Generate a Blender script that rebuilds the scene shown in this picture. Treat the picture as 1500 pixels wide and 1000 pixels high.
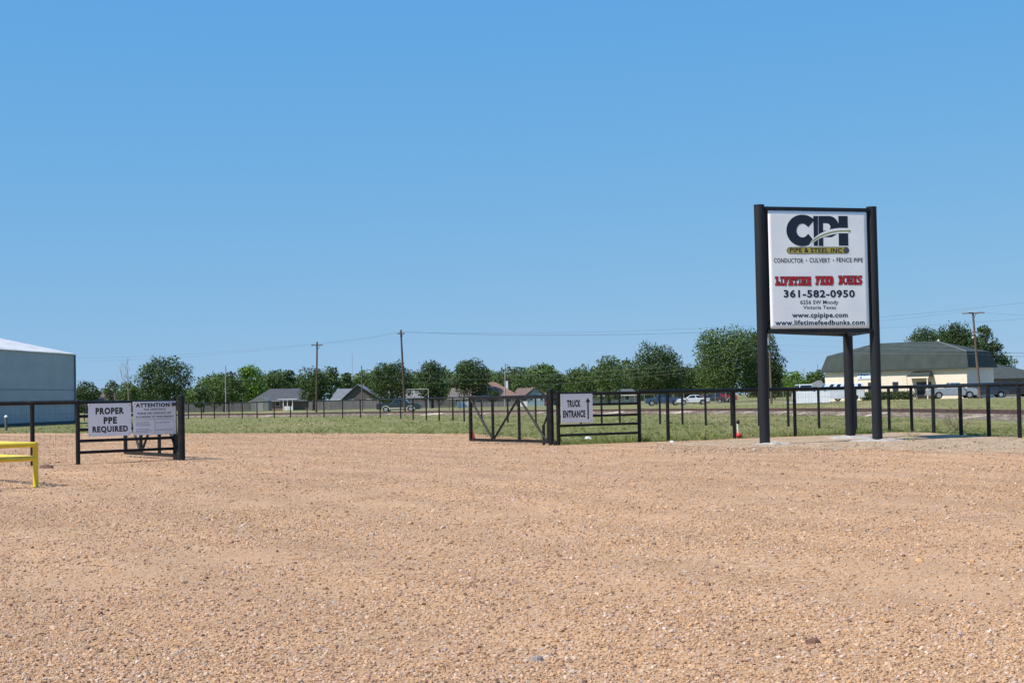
import bpy, math, random
import numpy as np
from mathutils import Vector, Matrix, Euler
R = math.radians
for o in list(bpy.data.objects): bpy.data.objects.remove(o)
SC = bpy.context.scene
COL = SC.collection

# ------------------------------------------------------------------ camera
CAMH = 1.6
PITCH, ROLL = 1.909, 1.146
FPX = 2500.0                       # focal length in pixels of the 1500 px wide photograph
cam = bpy.data.cameras.new('camera'); cam.sensor_width = 36; cam.lens = 36*FPX/1500
cam.clip_end = 6000; cam.clip_start = 0.1
camo = bpy.data.objects.new('camera', cam); COL.objects.link(camo)
CM = Matrix.Translation((0, 0, CAMH)) @ Matrix.Rotation(R(90+PITCH), 4, 'X') @ Matrix.Rotation(R(-ROLL), 4, 'Z')
camo.matrix_world = CM
SC.camera = camo
CR = CM.to_3x3()

# ------------------------------------------------------------------ light
SUNH = Vector((-0.52, -0.30, 0.80)).normalized()       # direction towards the sun
EL = math.asin(SUNH.z)
AZ = math.atan2(SUNH.x, SUNH.y)                         # clockwise from +Y
w = bpy.data.worlds.new('World'); SC.world = w; w.use_nodes = True
nt = w.node_tree; bg = nt.nodes['Background']
sky = nt.nodes.new('ShaderNodeTexSky'); sky.sky_type = 'NISHITA'; sky.sun_disc = False
sky.sun_elevation = EL; sky.sun_rotation = AZ
sky.altitude = 0; sky.air_density = 1.5; sky.dust_density = 0.0; sky.ozone_density = 4.0
tc0 = nt.nodes.new('ShaderNodeTexCoord'); up = nt.nodes.new('ShaderNodeVectorMath'); up.operation = 'ADD'; up.inputs[1].default_value = (0, 0, .1)
un = nt.nodes.new('ShaderNodeVectorMath'); un.operation = 'NORMALIZE'
nt.links.new(tc0.outputs['Generated'], up.inputs[0]); nt.links.new(up.outputs[0], un.inputs[0]); nt.links.new(un.outputs[0], sky.inputs[0])
sp_ = nt.nodes.new('ShaderNodeSeparateColor'); cb_ = nt.nodes.new('ShaderNodeCombineColor'); nt.links.new(sky.outputs[0], sp_.inputs[0])
SKYK = 1/.11/2**.3
for i_, (pw, k_) in enumerate(((1.2, .0555), (.56, .1975), (.05, .695))):
    p_ = nt.nodes.new('ShaderNodeMath'); p_.operation = 'POWER'; p_.inputs[1].default_value = pw
    m_ = nt.nodes.new('ShaderNodeMath'); m_.operation = 'MULTIPLY'; m_.inputs[1].default_value = k_*SKYK
    nt.links.new(sp_.outputs[i_], p_.inputs[0]); nt.links.new(p_.outputs[0], m_.inputs[0]); nt.links.new(m_.outputs[0], cb_.inputs[i_])
nt.links.new(cb_.outputs[0], bg.inputs[0])
bg.inputs[1].default_value = 0.11
sl = bpy.data.lights.new('sun', 'SUN'); sl.energy = 5.0; sl.angle = R(0.53); sl.color = (1, .95, .88)
so = bpy.data.objects.new('sun', sl); COL.objects.link(so)
so.rotation_euler = SUNH.to_track_quat('Z', 'Y').to_euler()
SC.view_settings.view_transform = 'Standard'; SC.view_settings.look = 'None'
SC.view_settings.exposure = 0.3; SC.view_settings.gamma = 1

# ------------------------------------------------------------------ helpers
def sstep(a, b, x):
    t = min(1, max(0, (x-a)/(b-a))); return t*t*(3-2*t)
def gz(x, y):                                            # lie of the land: a low rise beyond the track on the right
    return 0.52*sstep(15, 50, x)*sstep(120, 190, y)
def yh(px): return 598.3 - .02*px
def ray(px, py):
    return CR @ Vector(((px-750)/FPX, (500-py)/FPX, -1))
def at(px, py, z=0.0):                                   # ground point seen at a photo position
    d = ray(px, py); s = (z-CAMH)/d.z
    return Vector((d.x*s, d.y*s, z))
def atY(px, py, Y):
    d = ray(px, py); s = Y/d.y
    return Vector((d.x*s, Y, CAMH+d.z*s))
def base(px, Y):                                         # ground point on the bearing of column px at distance Y
    d = ray(px, yh(px)); x = d.x*Y/d.y
    return Vector((x, Y, gz(x, Y)))
def tag(o, label=None, cat=None, group=None, kind=None):
    if label: o['label'] = label
    if cat: o['category'] = cat
    if group: o['group'] = group
    if kind: o['kind'] = kind
    return o
def thing(name, label, cat, loc=(0, 0, 0), rz=0, group=None):
    o = bpy.data.objects.new(name, None); COL.objects.link(o); o.location = loc; o.rotation_euler = (0, 0, rz)
    o.empty_display_size = .2
    return tag(o, label, cat, group)
class MB:
    def __init__(s): s.v = []; s.f = []; s.m = []; s.sm = []
    def add(s, vs, fs, m=0, smooth=False):
        n = len(s.v); s.v += [tuple(v) for v in vs]
        for f in fs: s.f.append([i+n for i in f]); s.m.append(m); s.sm.append(smooth)
        return s
    def box(s, a, b, m=0):
        (x0, y0, z0), (x1, y1, z1) = a, b
        vs = [(x0,y0,z0),(x1,y0,z0),(x1,y1,z0),(x0,y1,z0),(x0,y0,z1),(x1,y0,z1),(x1,y1,z1),(x0,y1,z1)]
        return s.add(vs, [(0,3,2,1),(4,5,6,7),(0,1,5,4),(1,2,6,5),(2,3,7,6),(3,0,4,7)], m)
    def tube(s, p, q, r0, r1=None, n=10, m=0, caps=True):
        p, q = Vector(p), Vector(q); r1 = r0 if r1 is None else r1
        d = (q-p).normalized(); u = d.orthogonal().normalized(); w_ = d.cross(u)
        vs = []
        for c, r in ((p, r0), (q, r1)):
            for i in range(n):
                a = 2*math.pi*i/n; vs.append(c+u*math.cos(a)*r+w_*math.sin(a)*r)
        fs = [(i, (i+1) % n, n+(i+1) % n, n+i) for i in range(n)]
        s.add(vs, fs, m, True)
        if caps: s.add(vs, [tuple(range(n))[::-1], tuple(range(n, 2*n))], m)
        return s
    def path(s, pts, r, n=6, m=0):
        for a, b in zip(pts[:-1], pts[1:]): s.tube(a, b, r, r, n, m, False)
        return s
    def bar(s, p, q, w_, h, m=0, up=(0, 0, 1)):          # square bar between two points
        p, q = Vector(p), Vector(q); d = (q-p).normalized(); side = d.cross(Vector(up)).normalized(); u = side.cross(d)
        vs = [c+side*a*w_/2+u*b*h/2 for c in (p, q) for a, b in ((-1,-1),(1,-1),(1,1),(-1,1))]
        return s.add(vs, [(0,3,2,1),(4,5,6,7),(0,1,5,4),(1,2,6,5),(2,3,7,6),(3,0,4,7)], m)
    def prism(s, prof, y0, y1, m=0, k=1.0, zc=0):        # profile in x,z extruded along y
        n = len(prof)
        vs = [(x, y0, z) for x, z in prof]+[(x, y1, z) for x, z in prof]
        return s.add(vs, [tuple(range(n)), tuple(range(2*n-1, n-1, -1))]+[(i, i+n, (i+1) % n+n, (i+1) % n) for i in range(n)], m)
    def poly(s, pts, y=0, m=0, t=.0006):                  # flat shape in x,z facing -y, with thickness
        return s.prism(pts, y-t, y, m)
    def sphere(s, c, r, n=8, k=6, m=0, sz=1):
        vs = []; c = Vector(c)
        for j in range(k+1):
            t = math.pi*j/k
            for i in range(n):
                a = 2*math.pi*i/n; vs.append(c+Vector((math.sin(t)*math.cos(a)*r, math.sin(t)*math.sin(a)*r, math.cos(t)*r*sz)))
        return s.add(vs, [(j*n+i, (j+1)*n+i, (j+1)*n+(i+1) % n, j*n+(i+1) % n) for j in range(k) for i in range(n)], m, True)
    def build(s, name, mats, parent=None, loc=None, rot=None):
        me = bpy.data.meshes.new(name); me.from_pydata(s.v, [], s.f)
        mats = mats if isinstance(mats, (list, tuple)) else [mats]
        for m in mats: me.materials.append(m)
        me.polygons.foreach_set('material_index', s.m); me.polygons.foreach_set('use_smooth', s.sm)
        me.validate(); me.update()
        o = bpy.data.objects.new(name, me); COL.objects.link(o)
        if parent: o.parent = parent
        if loc is not None: o.location = loc
        if rot is not None: o.rotation_euler = rot
        return o
def link_copy(o, parent=None, loc=None):
    c = o.copy(); COL.objects.link(c)
    if parent is not None: c.parent = parent
    if loc is not None: c.location = loc
    return c
def copy_tree(o, parent=None):
    c = o.copy(); COL.objects.link(c); c.parent = parent
    for ch in list(o.children): copy_tree(ch, c)
    return c

# ------------------------------------------------------------------ materials
def mat(name, c, rough=.6, metal=0, c2=None, scale=3, bump=0, bscale=None, spec=.5, detail=4, stretch=None, coat=0, fac=(.35, .65)):
    m = bpy.data.materials.new(name); m.use_nodes = True; n = m.node_tree; b = n.nodes['Principled BSDF']
    b.inputs['Roughness'].default_value = rough; b.inputs['Metallic'].default_value = metal
    b.inputs['Specular IOR Level'].default_value = spec; b.inputs['Coat Weight'].default_value = coat
    b.inputs['Base Color'].default_value = (*c, 1)
    if c2 or bump:
        tc = n.nodes.new('ShaderNodeTexCoord'); mp = n.nodes.new('ShaderNodeMapping')
        if stretch: mp.inputs['Scale'].default_value = stretch
        n.links.new(tc.outputs['Object'], mp.inputs[0])
    if c2:
        nz = n.nodes.new('ShaderNodeTexNoise'); nz.inputs['Scale'].default_value = scale; nz.inputs['Detail'].default_value = detail
        n.links.new(mp.outputs[0], nz.inputs['Vector'])
        cr = n.nodes.new('ShaderNodeValToRGB'); cr.color_ramp.elements[0].position = fac[0]; cr.color_ramp.elements[1].position = fac[1]
        cr.color_ramp.elements[0].color = (*c, 1); cr.color_ramp.elements[1].color = (*c2, 1)
        n.links.new(nz.outputs[0], cr.inputs[0]); n.links.new(cr.outputs[0], b.inputs['Base Color'])
    if bump:
        nb = n.nodes.new('ShaderNodeTexNoise'); nb.inputs['Scale'].default_value = bscale or scale*4; nb.inputs['Detail'].default_value = 4
        n.links.new(mp.outputs[0], nb.inputs['Vector'])
        bp = n.nodes.new('ShaderNodeBump'); bp.inputs['Strength'].default_value = bump; bp.inputs['Distance'].default_value = .02
        n.links.new(nb.outputs[0], bp.inputs['Height']); n.links.new(bp.outputs[0], b.inputs['Normal'])
    return m
BLACK = mat('black_paint', (.006, .006, .007), .5, c2=(.024, .018, .014), scale=3.5, bump=.25, spec=.28, fac=(.5, .75))
BLACKPIPE = mat('black_pipe_paint', (.010, .011, .014), .55, c2=(.018, .019, .023), scale=1.5, bump=.2, stretch=(1, 1, .2), spec=.3)
WIRE = mat('galvanised_wire', (.10, .095, .09), .6, .5)
RUST = mat('rust_red_gusset', (.28, .035, .02), .6, c2=(.16, .03, .02), scale=12)
REDFLAG = mat('red_reflector', (.42, .02, .03), .4)
SIGNW = mat('white_sign_sheet', (.80, .79, .79), .38, c2=(.74, .73, .74), scale=1.5)
BANNER = mat('white_banner', (.91, .91, .90), .45, c2=(.84, .85, .86), scale=1.3, bump=.06, bscale=1.2)
INK = mat('black_ink', (.012, .012, .016), .5)
NAVY = mat('navy_ink', (.006, .012, .030), .5)
GOLD = mat('gold_ink', (.46, .38, .07), .5, c2=(.38, .31, .06), scale=8)
OLIVE = mat('olive_ink', (.26, .30, .08), .5)
REDINK = mat('red_ink', (.50, .012, .022), .5)
YELLOW = mat('yellow_paint', (.80, .56, .015), .35, c2=(.66, .45, .02), scale=3, bump=.1, coat=.3)
WOODPOLE = mat('creosote_pole', (.055, .034, .024), .85, c2=(.10, .062, .042), scale=3, bump=.4, stretch=(4, 4, .4))
WOODPOLE2 = mat('weathered_pole', (.17, .11, .08), .85, c2=(.10, .06, .045), scale=3, bump=.4, stretch=(4, 4, .4))
GREYPOLE = mat('grey_pole', (.30, .29, .27), .7, c2=(.22, .21, .2), scale=3)
CERAMIC = mat('pale_insulator', (.55, .55, .52), .3)
CABLE2 = mat('sunlit_cable', (.17, .17, .17), .5)  # low wires: sunlight on the cable put into a paler grey
CABLE = mat('cable', (.03, .03, .035), .6)
CONCRETE = mat('pale_concrete', (.42, .38, .34), .9, c2=(.30, .27, .24), scale=5, bump=.6)
GLASS = mat('dark_glass', (.012, .016, .02), .08, spec=.8)
RUBBER = mat('tyre_rubber', (.015, .015, .016), .85)
CHROME = mat('wheel_alloy', (.55, .56, .58), .28, .85)
PLASTIC = mat('dark_trim', (.02, .02, .022), .55)
LAMPR = mat('tail_lamp', (.35, .01, .01), .2)
LAMPW = mat('head_lamp', (.7, .72, .75), .12)

# ------------------------------------------------------------------ ground
def sheet_mat(name, kind):
    m = bpy.data.materials.new(name); m.use_nodes = True; n = m.node_tree; b = n.nodes['Principled BSDF']
    b.inputs['Roughness'].default_value = .95; b.inputs['Specular IOR Level'].default_value = .15
    geo = n.nodes.new('ShaderNodeNewGeometry')
    L = n.links.new
    def noise(s, d=4, sx=1, sy=1, rough=.6):
        mp = n.nodes.new('ShaderNodeMapping'); mp.inputs['Scale'].default_value = (sx, sy, 1); L(geo.outputs['Position'], mp.inputs[0])
        z = n.nodes.new('ShaderNodeTexNoise'); z.inputs['Scale'].default_value = s; z.inputs['Detail'].default_value = d; z.inputs['Roughness'].default_value = rough
        L(mp.outputs[0], z.inputs['Vector']); return z.outputs[0]
    def ramp(src, stops):
        r = n.nodes.new('ShaderNodeValToRGB'); e = r.color_ramp.elements
        while len(e) < len(stops): e.new(.5)
        for q, (p, c) in zip(e, stops): q.position = p; q.color = (*c, 1)
        L(src, r.inputs[0]); return r.outputs[0]
    def mix(f, a, c, t='MIX'):
        x = n.nodes.new('ShaderNodeMix'); x.data_type = 'RGBA'; x.blend_type = t
        if isinstance(f, float): x.inputs[0].default_value = f
        else: L(f, x.inputs[0])
        L(a, x.inputs[6]); L(c, x.inputs[7]); return x.outputs[2]
    def fac(src, lo, hi):
        r = n.nodes.new('ShaderNodeMapRange'); r.inputs[1].default_value = lo; r.inputs[2].default_value = hi; L(src, r.inputs[0]); return r.outputs[0]
    if kind == 'gravel':
        vor = n.nodes.new('ShaderNodeTexVoronoi'); vor.inputs['Scale'].default_value = 38; L(geo.outputs['Position'], vor.inputs['Vector'])
        sx = n.nodes.new('ShaderNodeSeparateColor'); L(vor.outputs['Color'], sx.inputs[0])
        stones = ramp(sx.outputs[0], [(0, (.188, .100, .053)), (.2, (.359, .214, .118)), (.5, (.462, .290, .162)), (.8, (.513, .337, .205)), (.95, (.598, .436, .303)), (1, (.291, .237, .205))])
        big = n.nodes.new('ShaderNodeTexVoronoi'); big.inputs['Scale'].default_value = 14; L(geo.outputs['Position'], big.inputs['Vector'])
        bs = n.nodes.new('ShaderNodeSeparateColor'); L(big.outputs['Color'], bs.inputs[0])
        bigc = ramp(bs.outputs[1], [(0, (.171, .092, .060)), (.12, (.342, .206, .113)), (.6, (.462, .290, .167)), (1, (.581, .398, .250))])
        c = mix(.35, stones, bigc)
        sand = ramp(noise(60, 3), [(.3, (.385, .241, .141)), (.7, (.479, .306, .185))])
        c = mix(fac(noise(.35, 5, 1, .55), .42, .62), c, sand)
        tint = ramp(noise(.12, 5, 1, .5), [(.35, (.86, .83, .82)), (.5, (1, 1, 1)), (.66, (1.09, 1.04, 1.0))])
        c = mix(1.0, c, tint, 'MULTIPLY')
        tint2 = ramp(noise(1.1, 6, 1, .6, .7), [(.3, (.84, .82, .80)), (.55, (1, 1, 1)), (.75, (1.07, 1.06, 1.03))])
        c = mix(1.0, c, tint2, 'MULTIPLY')
        mpw = n.nodes.new('ShaderNodeMapping'); mpw.inputs['Rotation'].default_value = (0, 0, R(-24)); L(geo.outputs['Position'], mpw.inputs[0])
        wv = n.nodes.new('ShaderNodeTexWave'); wv.inputs['Scale'].default_value = .16; wv.inputs['Distortion'].default_value = 5; wv.inputs['Detail'].default_value = 3; wv.inputs['Detail Scale'].default_value = .35
        L(mpw.outputs[0], wv.inputs[0]); tr3 = ramp(wv.outputs['Fac'], [(.1, (.93, .92, .91)), (.5, (1, 1, 1)), (.85, (1.05, 1.03, 1.01))]); c = mix(1.0, c, tr3, 'MULTIPLY')
        hgt = vor.outputs['Distance']; bd = .012; bstr = .55
    elif kind == 'grass':
        c = ramp(noise(2.2, 5, 1, .35), [(.28, (.130, .145, .049)), (.5, (.195, .194, .074)), (.72, (.288, .246, .115))])
        dry = ramp(noise(9, 3), [(.3, (.260, .207, .098)), (.7, (.391, .299, .164))])
        c = mix(fac(noise(.10, 5, 1, .28), .50, .70), c, dry)
        hgt = noise(14, 4); bd = .05; bstr = .8
    elif kind == 'dirt':
        c = ramp(noise(1.3, 7, 1, .5, .7), [(.25, (.264, .179, .109)), (.5, (.395, .282, .182)), (.75, (.510, .381, .257))])
        c2 = ramp(noise(30, 3), [(.3, (.80, .78, .76)), (.7, (1.1, 1.1, 1.1))]); c = mix(1.0, c, c2, 'MULTIPLY')
        hgt = noise(20, 5); bd = .03; bstr = .7
    elif kind == 'ballast':
        vor = n.nodes.new('ShaderNodeTexVoronoi'); vor.inputs['Scale'].default_value = 5; L(geo.outputs['Position'], vor.inputs['Vector'])
        sx = n.nodes.new('ShaderNodeSeparateColor'); L(vor.outputs['Color'], sx.inputs[0])
        c = ramp(sx.outputs[0], [(0, (.074, .054, .039)), (.5, (.168, .122, .086)), (.85, (.263, .206, .146)), (1, (.441, .363, .275))])
        pale = ramp(sx.outputs[1], [(0, (.315, .245, .181)), (1, (.735, .627, .482))])
        c = mix(fac(noise(.28, 5), .54, .66), c, pale)
        hgt = vor.outputs['Distance']; bd = .05; bstr = .7
    else:
        c = ramp(noise(1.5, 5), [(.3, (.16, .155, .15)), (.7, (.24, .235, .225))]); hgt = noise(30, 3); bd = .01; bstr = .4
    L(c, b.inputs['Base Color'])
    bp = n.nodes.new('ShaderNodeBump'); bp.inputs['Strength'].default_value = bstr; bp.inputs['Distance'].default_value = bd
    L(hgt, bp.inputs['Height']); L(bp.outputs[0], b.inputs['Normal'])
    return m
M_GRAVEL = sheet_mat('tan_gravel', 'gravel'); M_GRASS = sheet_mat('mown_grass', 'grass'); M_DIRT = sheet_mat('pale_dirt', 'dirt')
M_BALLAST = sheet_mat('track_ballast', 'ballast'); M_ROAD = sheet_mat('asphalt', 'road')
xs = [-3000, -1200, -500, -250] + list(range(-160, 164, 8)) + [250, 500, 1200, 3000]
ys = [-300, -60, 0, 40, 80] + list(range(100, 260, 8)) + [300, 400, 600, 1000, 2000, 4500]
g = MB(); g.add([(x, y, gz(x, y)-.03) for y in ys for x in xs],
      [(j*len(xs)+i, j*len(xs)+i+1, (j+1)*len(xs)+i+1, (j+1)*len(xs)+i) for j in range(len(ys)-1) for i in range(len(xs)-1)], 0, True)
tag(g.build('ground', M_GRASS), kind='structure')

# fence corners in the world, from their posts' feet
PL0 = at(48, 682); PL1 = at(114.5, 680)                  # near left fence and left end of the sign panel
PL2 = at(256.5, 673); HL = at(267, 674)
HR = at(808, 652); PR0 = at(818.3, 652); PR1 = at(937, 647.5)
N1 = at(979, 646.3); N2 = at(1076, 642); N3 = at(1165, 639); N4 = at(1252, 636); CORNER = at(1336, 632.6)
F_RIGHT = [at(1368, 633.6), at(1408, 636.5), at(1449, 639), at(1494, 640.5)]
LOT = []
rnd = random.Random(3)
edge_pix = [(50, 634), (120, 634.5), (200, 634), (300, 634.5), (400, 634), (500, 634), (600, 634.3), (690, 635), (730, 638), (790, 642), (812, 648.5)]
edge = [at(a, b) for a, b in edge_pix] + [PR0+Vector((.1, .35, 0)), PR1+Vector((0, .2, 0)), N1+Vector((0, .2, 0)), N2+Vector((0, .2, 0)), N3, N4, at(1300, 633), CORNER+Vector((-.2, 0, 0))]+[p+Vector((-.15, 0, 0)) for p in F_RIGHT]
last = edge[-1]; edge += [Vector((18.4, 48, 0)), Vector((20.5, 40, 0)), Vector((30, 20, 0)), Vector((40, -20, 0))]
edge = [Vector((-200, 128, 0)), Vector((-70, 122, 0))] + edge
fine = []
for a, b in zip(edge[:-1], edge[1:]):
    L_ = (b-a).length; n = max(1, int(L_/.8)) if L_ < 40 else 4
    for i in range(n):
        t = i/n; p = a.lerp(b, t)
        if L_ < 40: p += Vector((rnd.uniform(-.12, .12), rnd.uniform(-.45, .45) if p.x < 0 else rnd.uniform(-.14, .14), 0))
        fine.append(p)
fine.append(edge[-1])
lot = MB(); lot.add([(p.x, p.y, 0) for p in fine]+[(-200, -20, 0)], [tuple(range(len(fine)+1))[::-1]])
lo = lot.build('gravel_lot', M_GRAVEL); tag(lo, kind='structure')
# pale bare dirt round the tall sign
dp = [(955, 648), (985, 648), (1020, 646.5), (1076, 643.5), (1130, 641.5), (1165, 640), (1215, 637.5), (1252, 636.3), (1303, 633.2), (1336, 633.6), (1366, 634.6), (1406, 637.3), (1447, 640), (1492, 641.5), (1560, 644),
      (1580, 662), (1500, 664), (1440, 661), (1390, 662), (1330, 660), (1270, 657.5), (1200, 657), (1150, 656), (1090, 655.5), (1040, 654), (1000, 652.5), (965, 650)]
pts = []
for i, (a, b) in enumerate(dp):
    c, d = dp[(i+1) % len(dp)]
    for k in range(6):
        t = k/6; pts.append(at(a+(c-a)*t, b+(d-b)*t+(rnd.uniform(-.7, .7) if i > 13 else 0), .006))
tag(MB().add(pts, [tuple(range(len(pts)))[::-1]]).build('dirt_verge', M_DIRT), kind='structure')
tag(MB().add([(-300, 272, gz(0, 0)+.0), (22, 272, .0), (22, 280, .0), (-300, 280, .0)], [(0, 1, 2, 3)]).build('road', M_ROAD), kind='structure')

# ------------------------------------------------------------------ scattered stones and grass (uncountable: geometry nodes)
def gn_scatter(name, pts, scales, rots, maker, nvar, mat_, kindlabel):
    me = bpy.data.meshes.new(name); me.vertices.add(len(pts)); me.vertices.foreach_set('co', pts.astype(np.float32).ravel())
    a = me.attributes.new('sc', 'FLOAT_VECTOR', 'POINT'); a.data.foreach_set('vector', scales.astype(np.float32).ravel())
    a = me.attributes.new('ro', 'FLOAT_VECTOR', 'POINT'); a.data.foreach_set('vector', rots.astype(np.float32).ravel())
    o = bpy.data.objects.new(name, me); COL.objects.link(o)
    ng = bpy.data.node_groups.new(name, 'GeometryNodeTree')
    ng.interface.new_socket('Geometry', in_out='INPUT', socket_type='NodeSocketGeometry')
    ng.interface.new_socket('Geometry', in_out='OUTPUT', socket_type='NodeSocketGeometry')
    N = ng.nodes.new; L = ng.links.new
    gi = N('NodeGroupInput'); go = N('NodeGroupOutput'); iop = N('GeometryNodeInstanceOnPoints'); iop.inputs['Pick Instance'].default_value = True
    jn = N('GeometryNodeJoinGeometry')
    for k in range(nvar):
        gi2 = N('GeometryNodeGeometryToInstance'); L(maker(ng, k), gi2.inputs[0]); L(gi2.outputs[0], jn.inputs[0])
    rv = N('FunctionNodeRandomValue'); rv.data_type = 'INT'
    for s_ in rv.inputs:
        if s_.name == 'Min' and s_.type == 'INT': s_.default_value = 0
        if s_.name == 'Max' and s_.type == 'INT': s_.default_value = nvar-1
    def attr(nm):
        q = N('GeometryNodeInputNamedAttribute'); q.data_type = 'FLOAT_VECTOR'; q.inputs['Name'].default_value = nm; return q.outputs['Attribute']
    L(gi.outputs[0], iop.inputs['Points']); L(jn.outputs[0], iop.inputs['Instance'])
    L([x for x in rv.outputs if x.type == 'INT'][0], iop.inputs['Instance Index'])
    L(attr('sc'), iop.inputs['Scale']); L(attr('ro'), iop.inputs['Rotation'])
    sm = N('GeometryNodeSetMaterial'); sm.inputs['Material'].default_value = mat_
    L(iop.outputs[0], sm.inputs[0]); L(sm.outputs[0], go.inputs[0])
    md = o.modifiers.new('scatter', 'NODES'); md.node_group = ng
    me.materials.append(mat_)
    tag(o, kindlabel[0], kindlabel[1], kind='stuff'); return o
def stone_maker(ng, k):
    N = ng.nodes.new; L = ng.links.new
    ic = N('GeometryNodeMeshIcoSphere'); ic.inputs['Radius'].default_value = 1; ic.inputs['Subdivisions'].default_value = 2
    nz = N('ShaderNodeTexNoise'); nz.noise_dimensions = '4D'; nz.inputs['Scale'].default_value = .9; nz.inputs['Detail'].default_value = 1.5; nz.inputs['W'].default_value = k*7.3
    sub = N('ShaderNodeVectorMath'); sub.operation = 'SUBTRACT'; sub.inputs[1].default_value = (.5, .5, .5); L(nz.outputs['Color'], sub.inputs[0])
    sc = N('ShaderNodeVectorMath'); sc.operation = 'SCALE'; sc.inputs['Scale'].default_value = 1.9; L(sub.outputs[0], sc.inputs[0])
    sp = N('GeometryNodeSetPosition'); L(ic.outputs[0], sp.inputs[0]); L(sc.outputs[0], sp.inputs['Offset'])
    return sp.outputs[0]
def inst_mat(name, stops, rough=.9, placed=False):
    m = bpy.data.materials.new(name); m.use_nodes = True; n = m.node_tree; b = n.nodes['Principled BSDF']
    b.inputs['Roughness'].default_value = rough; b.inputs['Specular IOR Level'].default_value = .2
    oi = n.nodes.new('ShaderNodeObjectInfo'); r = n.nodes.new('ShaderNodeValToRGB'); e = r.color_ramp.elements
    while len(e) < len(stops): e.new(.5)
    for q, (p, c) in zip(e, stops): q.position = p; q.color = (*c, 1)
    if placed:
        g_ = n.nodes.new('ShaderNodeNewGeometry'); mp = n.nodes.new('ShaderNodeMapping'); mp.inputs['Scale'].default_value = (1, .35, 0); n.links.new(g_.outputs['Position'], mp.inputs[0])
        z = n.nodes.new('ShaderNodeTexNoise'); z.inputs['Scale'].default_value = .16; z.inputs['Detail'].default_value = 5; n.links.new(mp.outputs[0], z.inputs[0])
        a1_ = n.nodes.new('ShaderNodeMath'); a1_.operation = 'MULTIPLY_ADD'; a1_.inputs[1].default_value = 2.6; a1_.inputs[2].default_value = -1.0; n.links.new(z.outputs[0], a1_.inputs[0])
        a2_ = n.nodes.new('ShaderNodeMath'); a2_.operation = 'MULTIPLY_ADD'; a2_.inputs[1].default_value = .35; n.links.new(oi.outputs['Random'], a2_.inputs[0]); n.links.new(a1_.outputs[0], a2_.inputs[2]); a2_.use_clamp = True
        n.links.new(a2_.outputs[0], r.inputs[0])
    else: n.links.new(oi.outputs['Random'], r.inputs[0])
    n.links.new(r.outputs[0], b.inputs['Base Color'])
    return m
rng = np.random.default_rng(7)
def fan(n, d0, d1, spread=.36, power=1.0):
    # density falls as 1/d^2: log-uniform in distance
    d = d0*(d1/d0)**rng.random(n); u = (rng.random(n)*2-1)*spread
    return np.stack([u*d, d], 1)
P = fan(580000, 8.6, 100)
# clumped coarse patches
def patch(P):
    x, y = P[:, 0], P[:, 1]
    return (np.sin(x*.9+np.sin(y*.5)*2)+np.sin(y*.62+x*.35+1.3)+np.sin(x*2.3-y*1.1)*.6+np.sin(y*2.1+x*.7)*.5)/3.1
keep = rng.random(len(P)) < .52+.48*patch(P)
fl = np.array([[p.x, p.y] for p in fine]); 
lim = np.interp(P[:, 0], [-30, -16.8, -2, 1.2, 1.7, 4.4, 8, 13, 16], [108, 93, 78, 68, 56.6, 57.5, 51.5, 49.5, 47])
keep &= P[:, 1] < lim
P = P[keep]; n = len(P)
rad = np.exp(rng.normal(math.log(.0054), .38, n))*(1+P[:, 1]/55)
rad = np.clip(rad, .003, .035)
S = rad[:, None]*np.stack([rng.uniform(.8, 1.35, n), rng.uniform(.8, 1.2, n), rng.uniform(.45, .9, n)], 1)
pts = np.column_stack([P, rad*.22])
rots = np.stack([rng.uniform(-.5, .5, n), rng.uniform(-.5, .5, n), rng.uniform(0, 6.28, n)], 1)
M_STONE = inst_mat('loose_stone', [(0, (.125, .072, .051)), (.09, (.268, .160, .101)), (.22, (.393, .233, .131)), (.5, (.468, .290, .167)), (.68, (.519, .305, .153)), (.8, (.484, .328, .218)), (.9, (.585, .421, .305)), (.95, (.334, .262, .226)), (1, (.669, .523, .422))])
gn_scatter('loose_gravel', pts, S, rots, stone_maker, 5, M_STONE, ('loose tan and brown river gravel strewn over the lot', 'gravel'))
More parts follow.
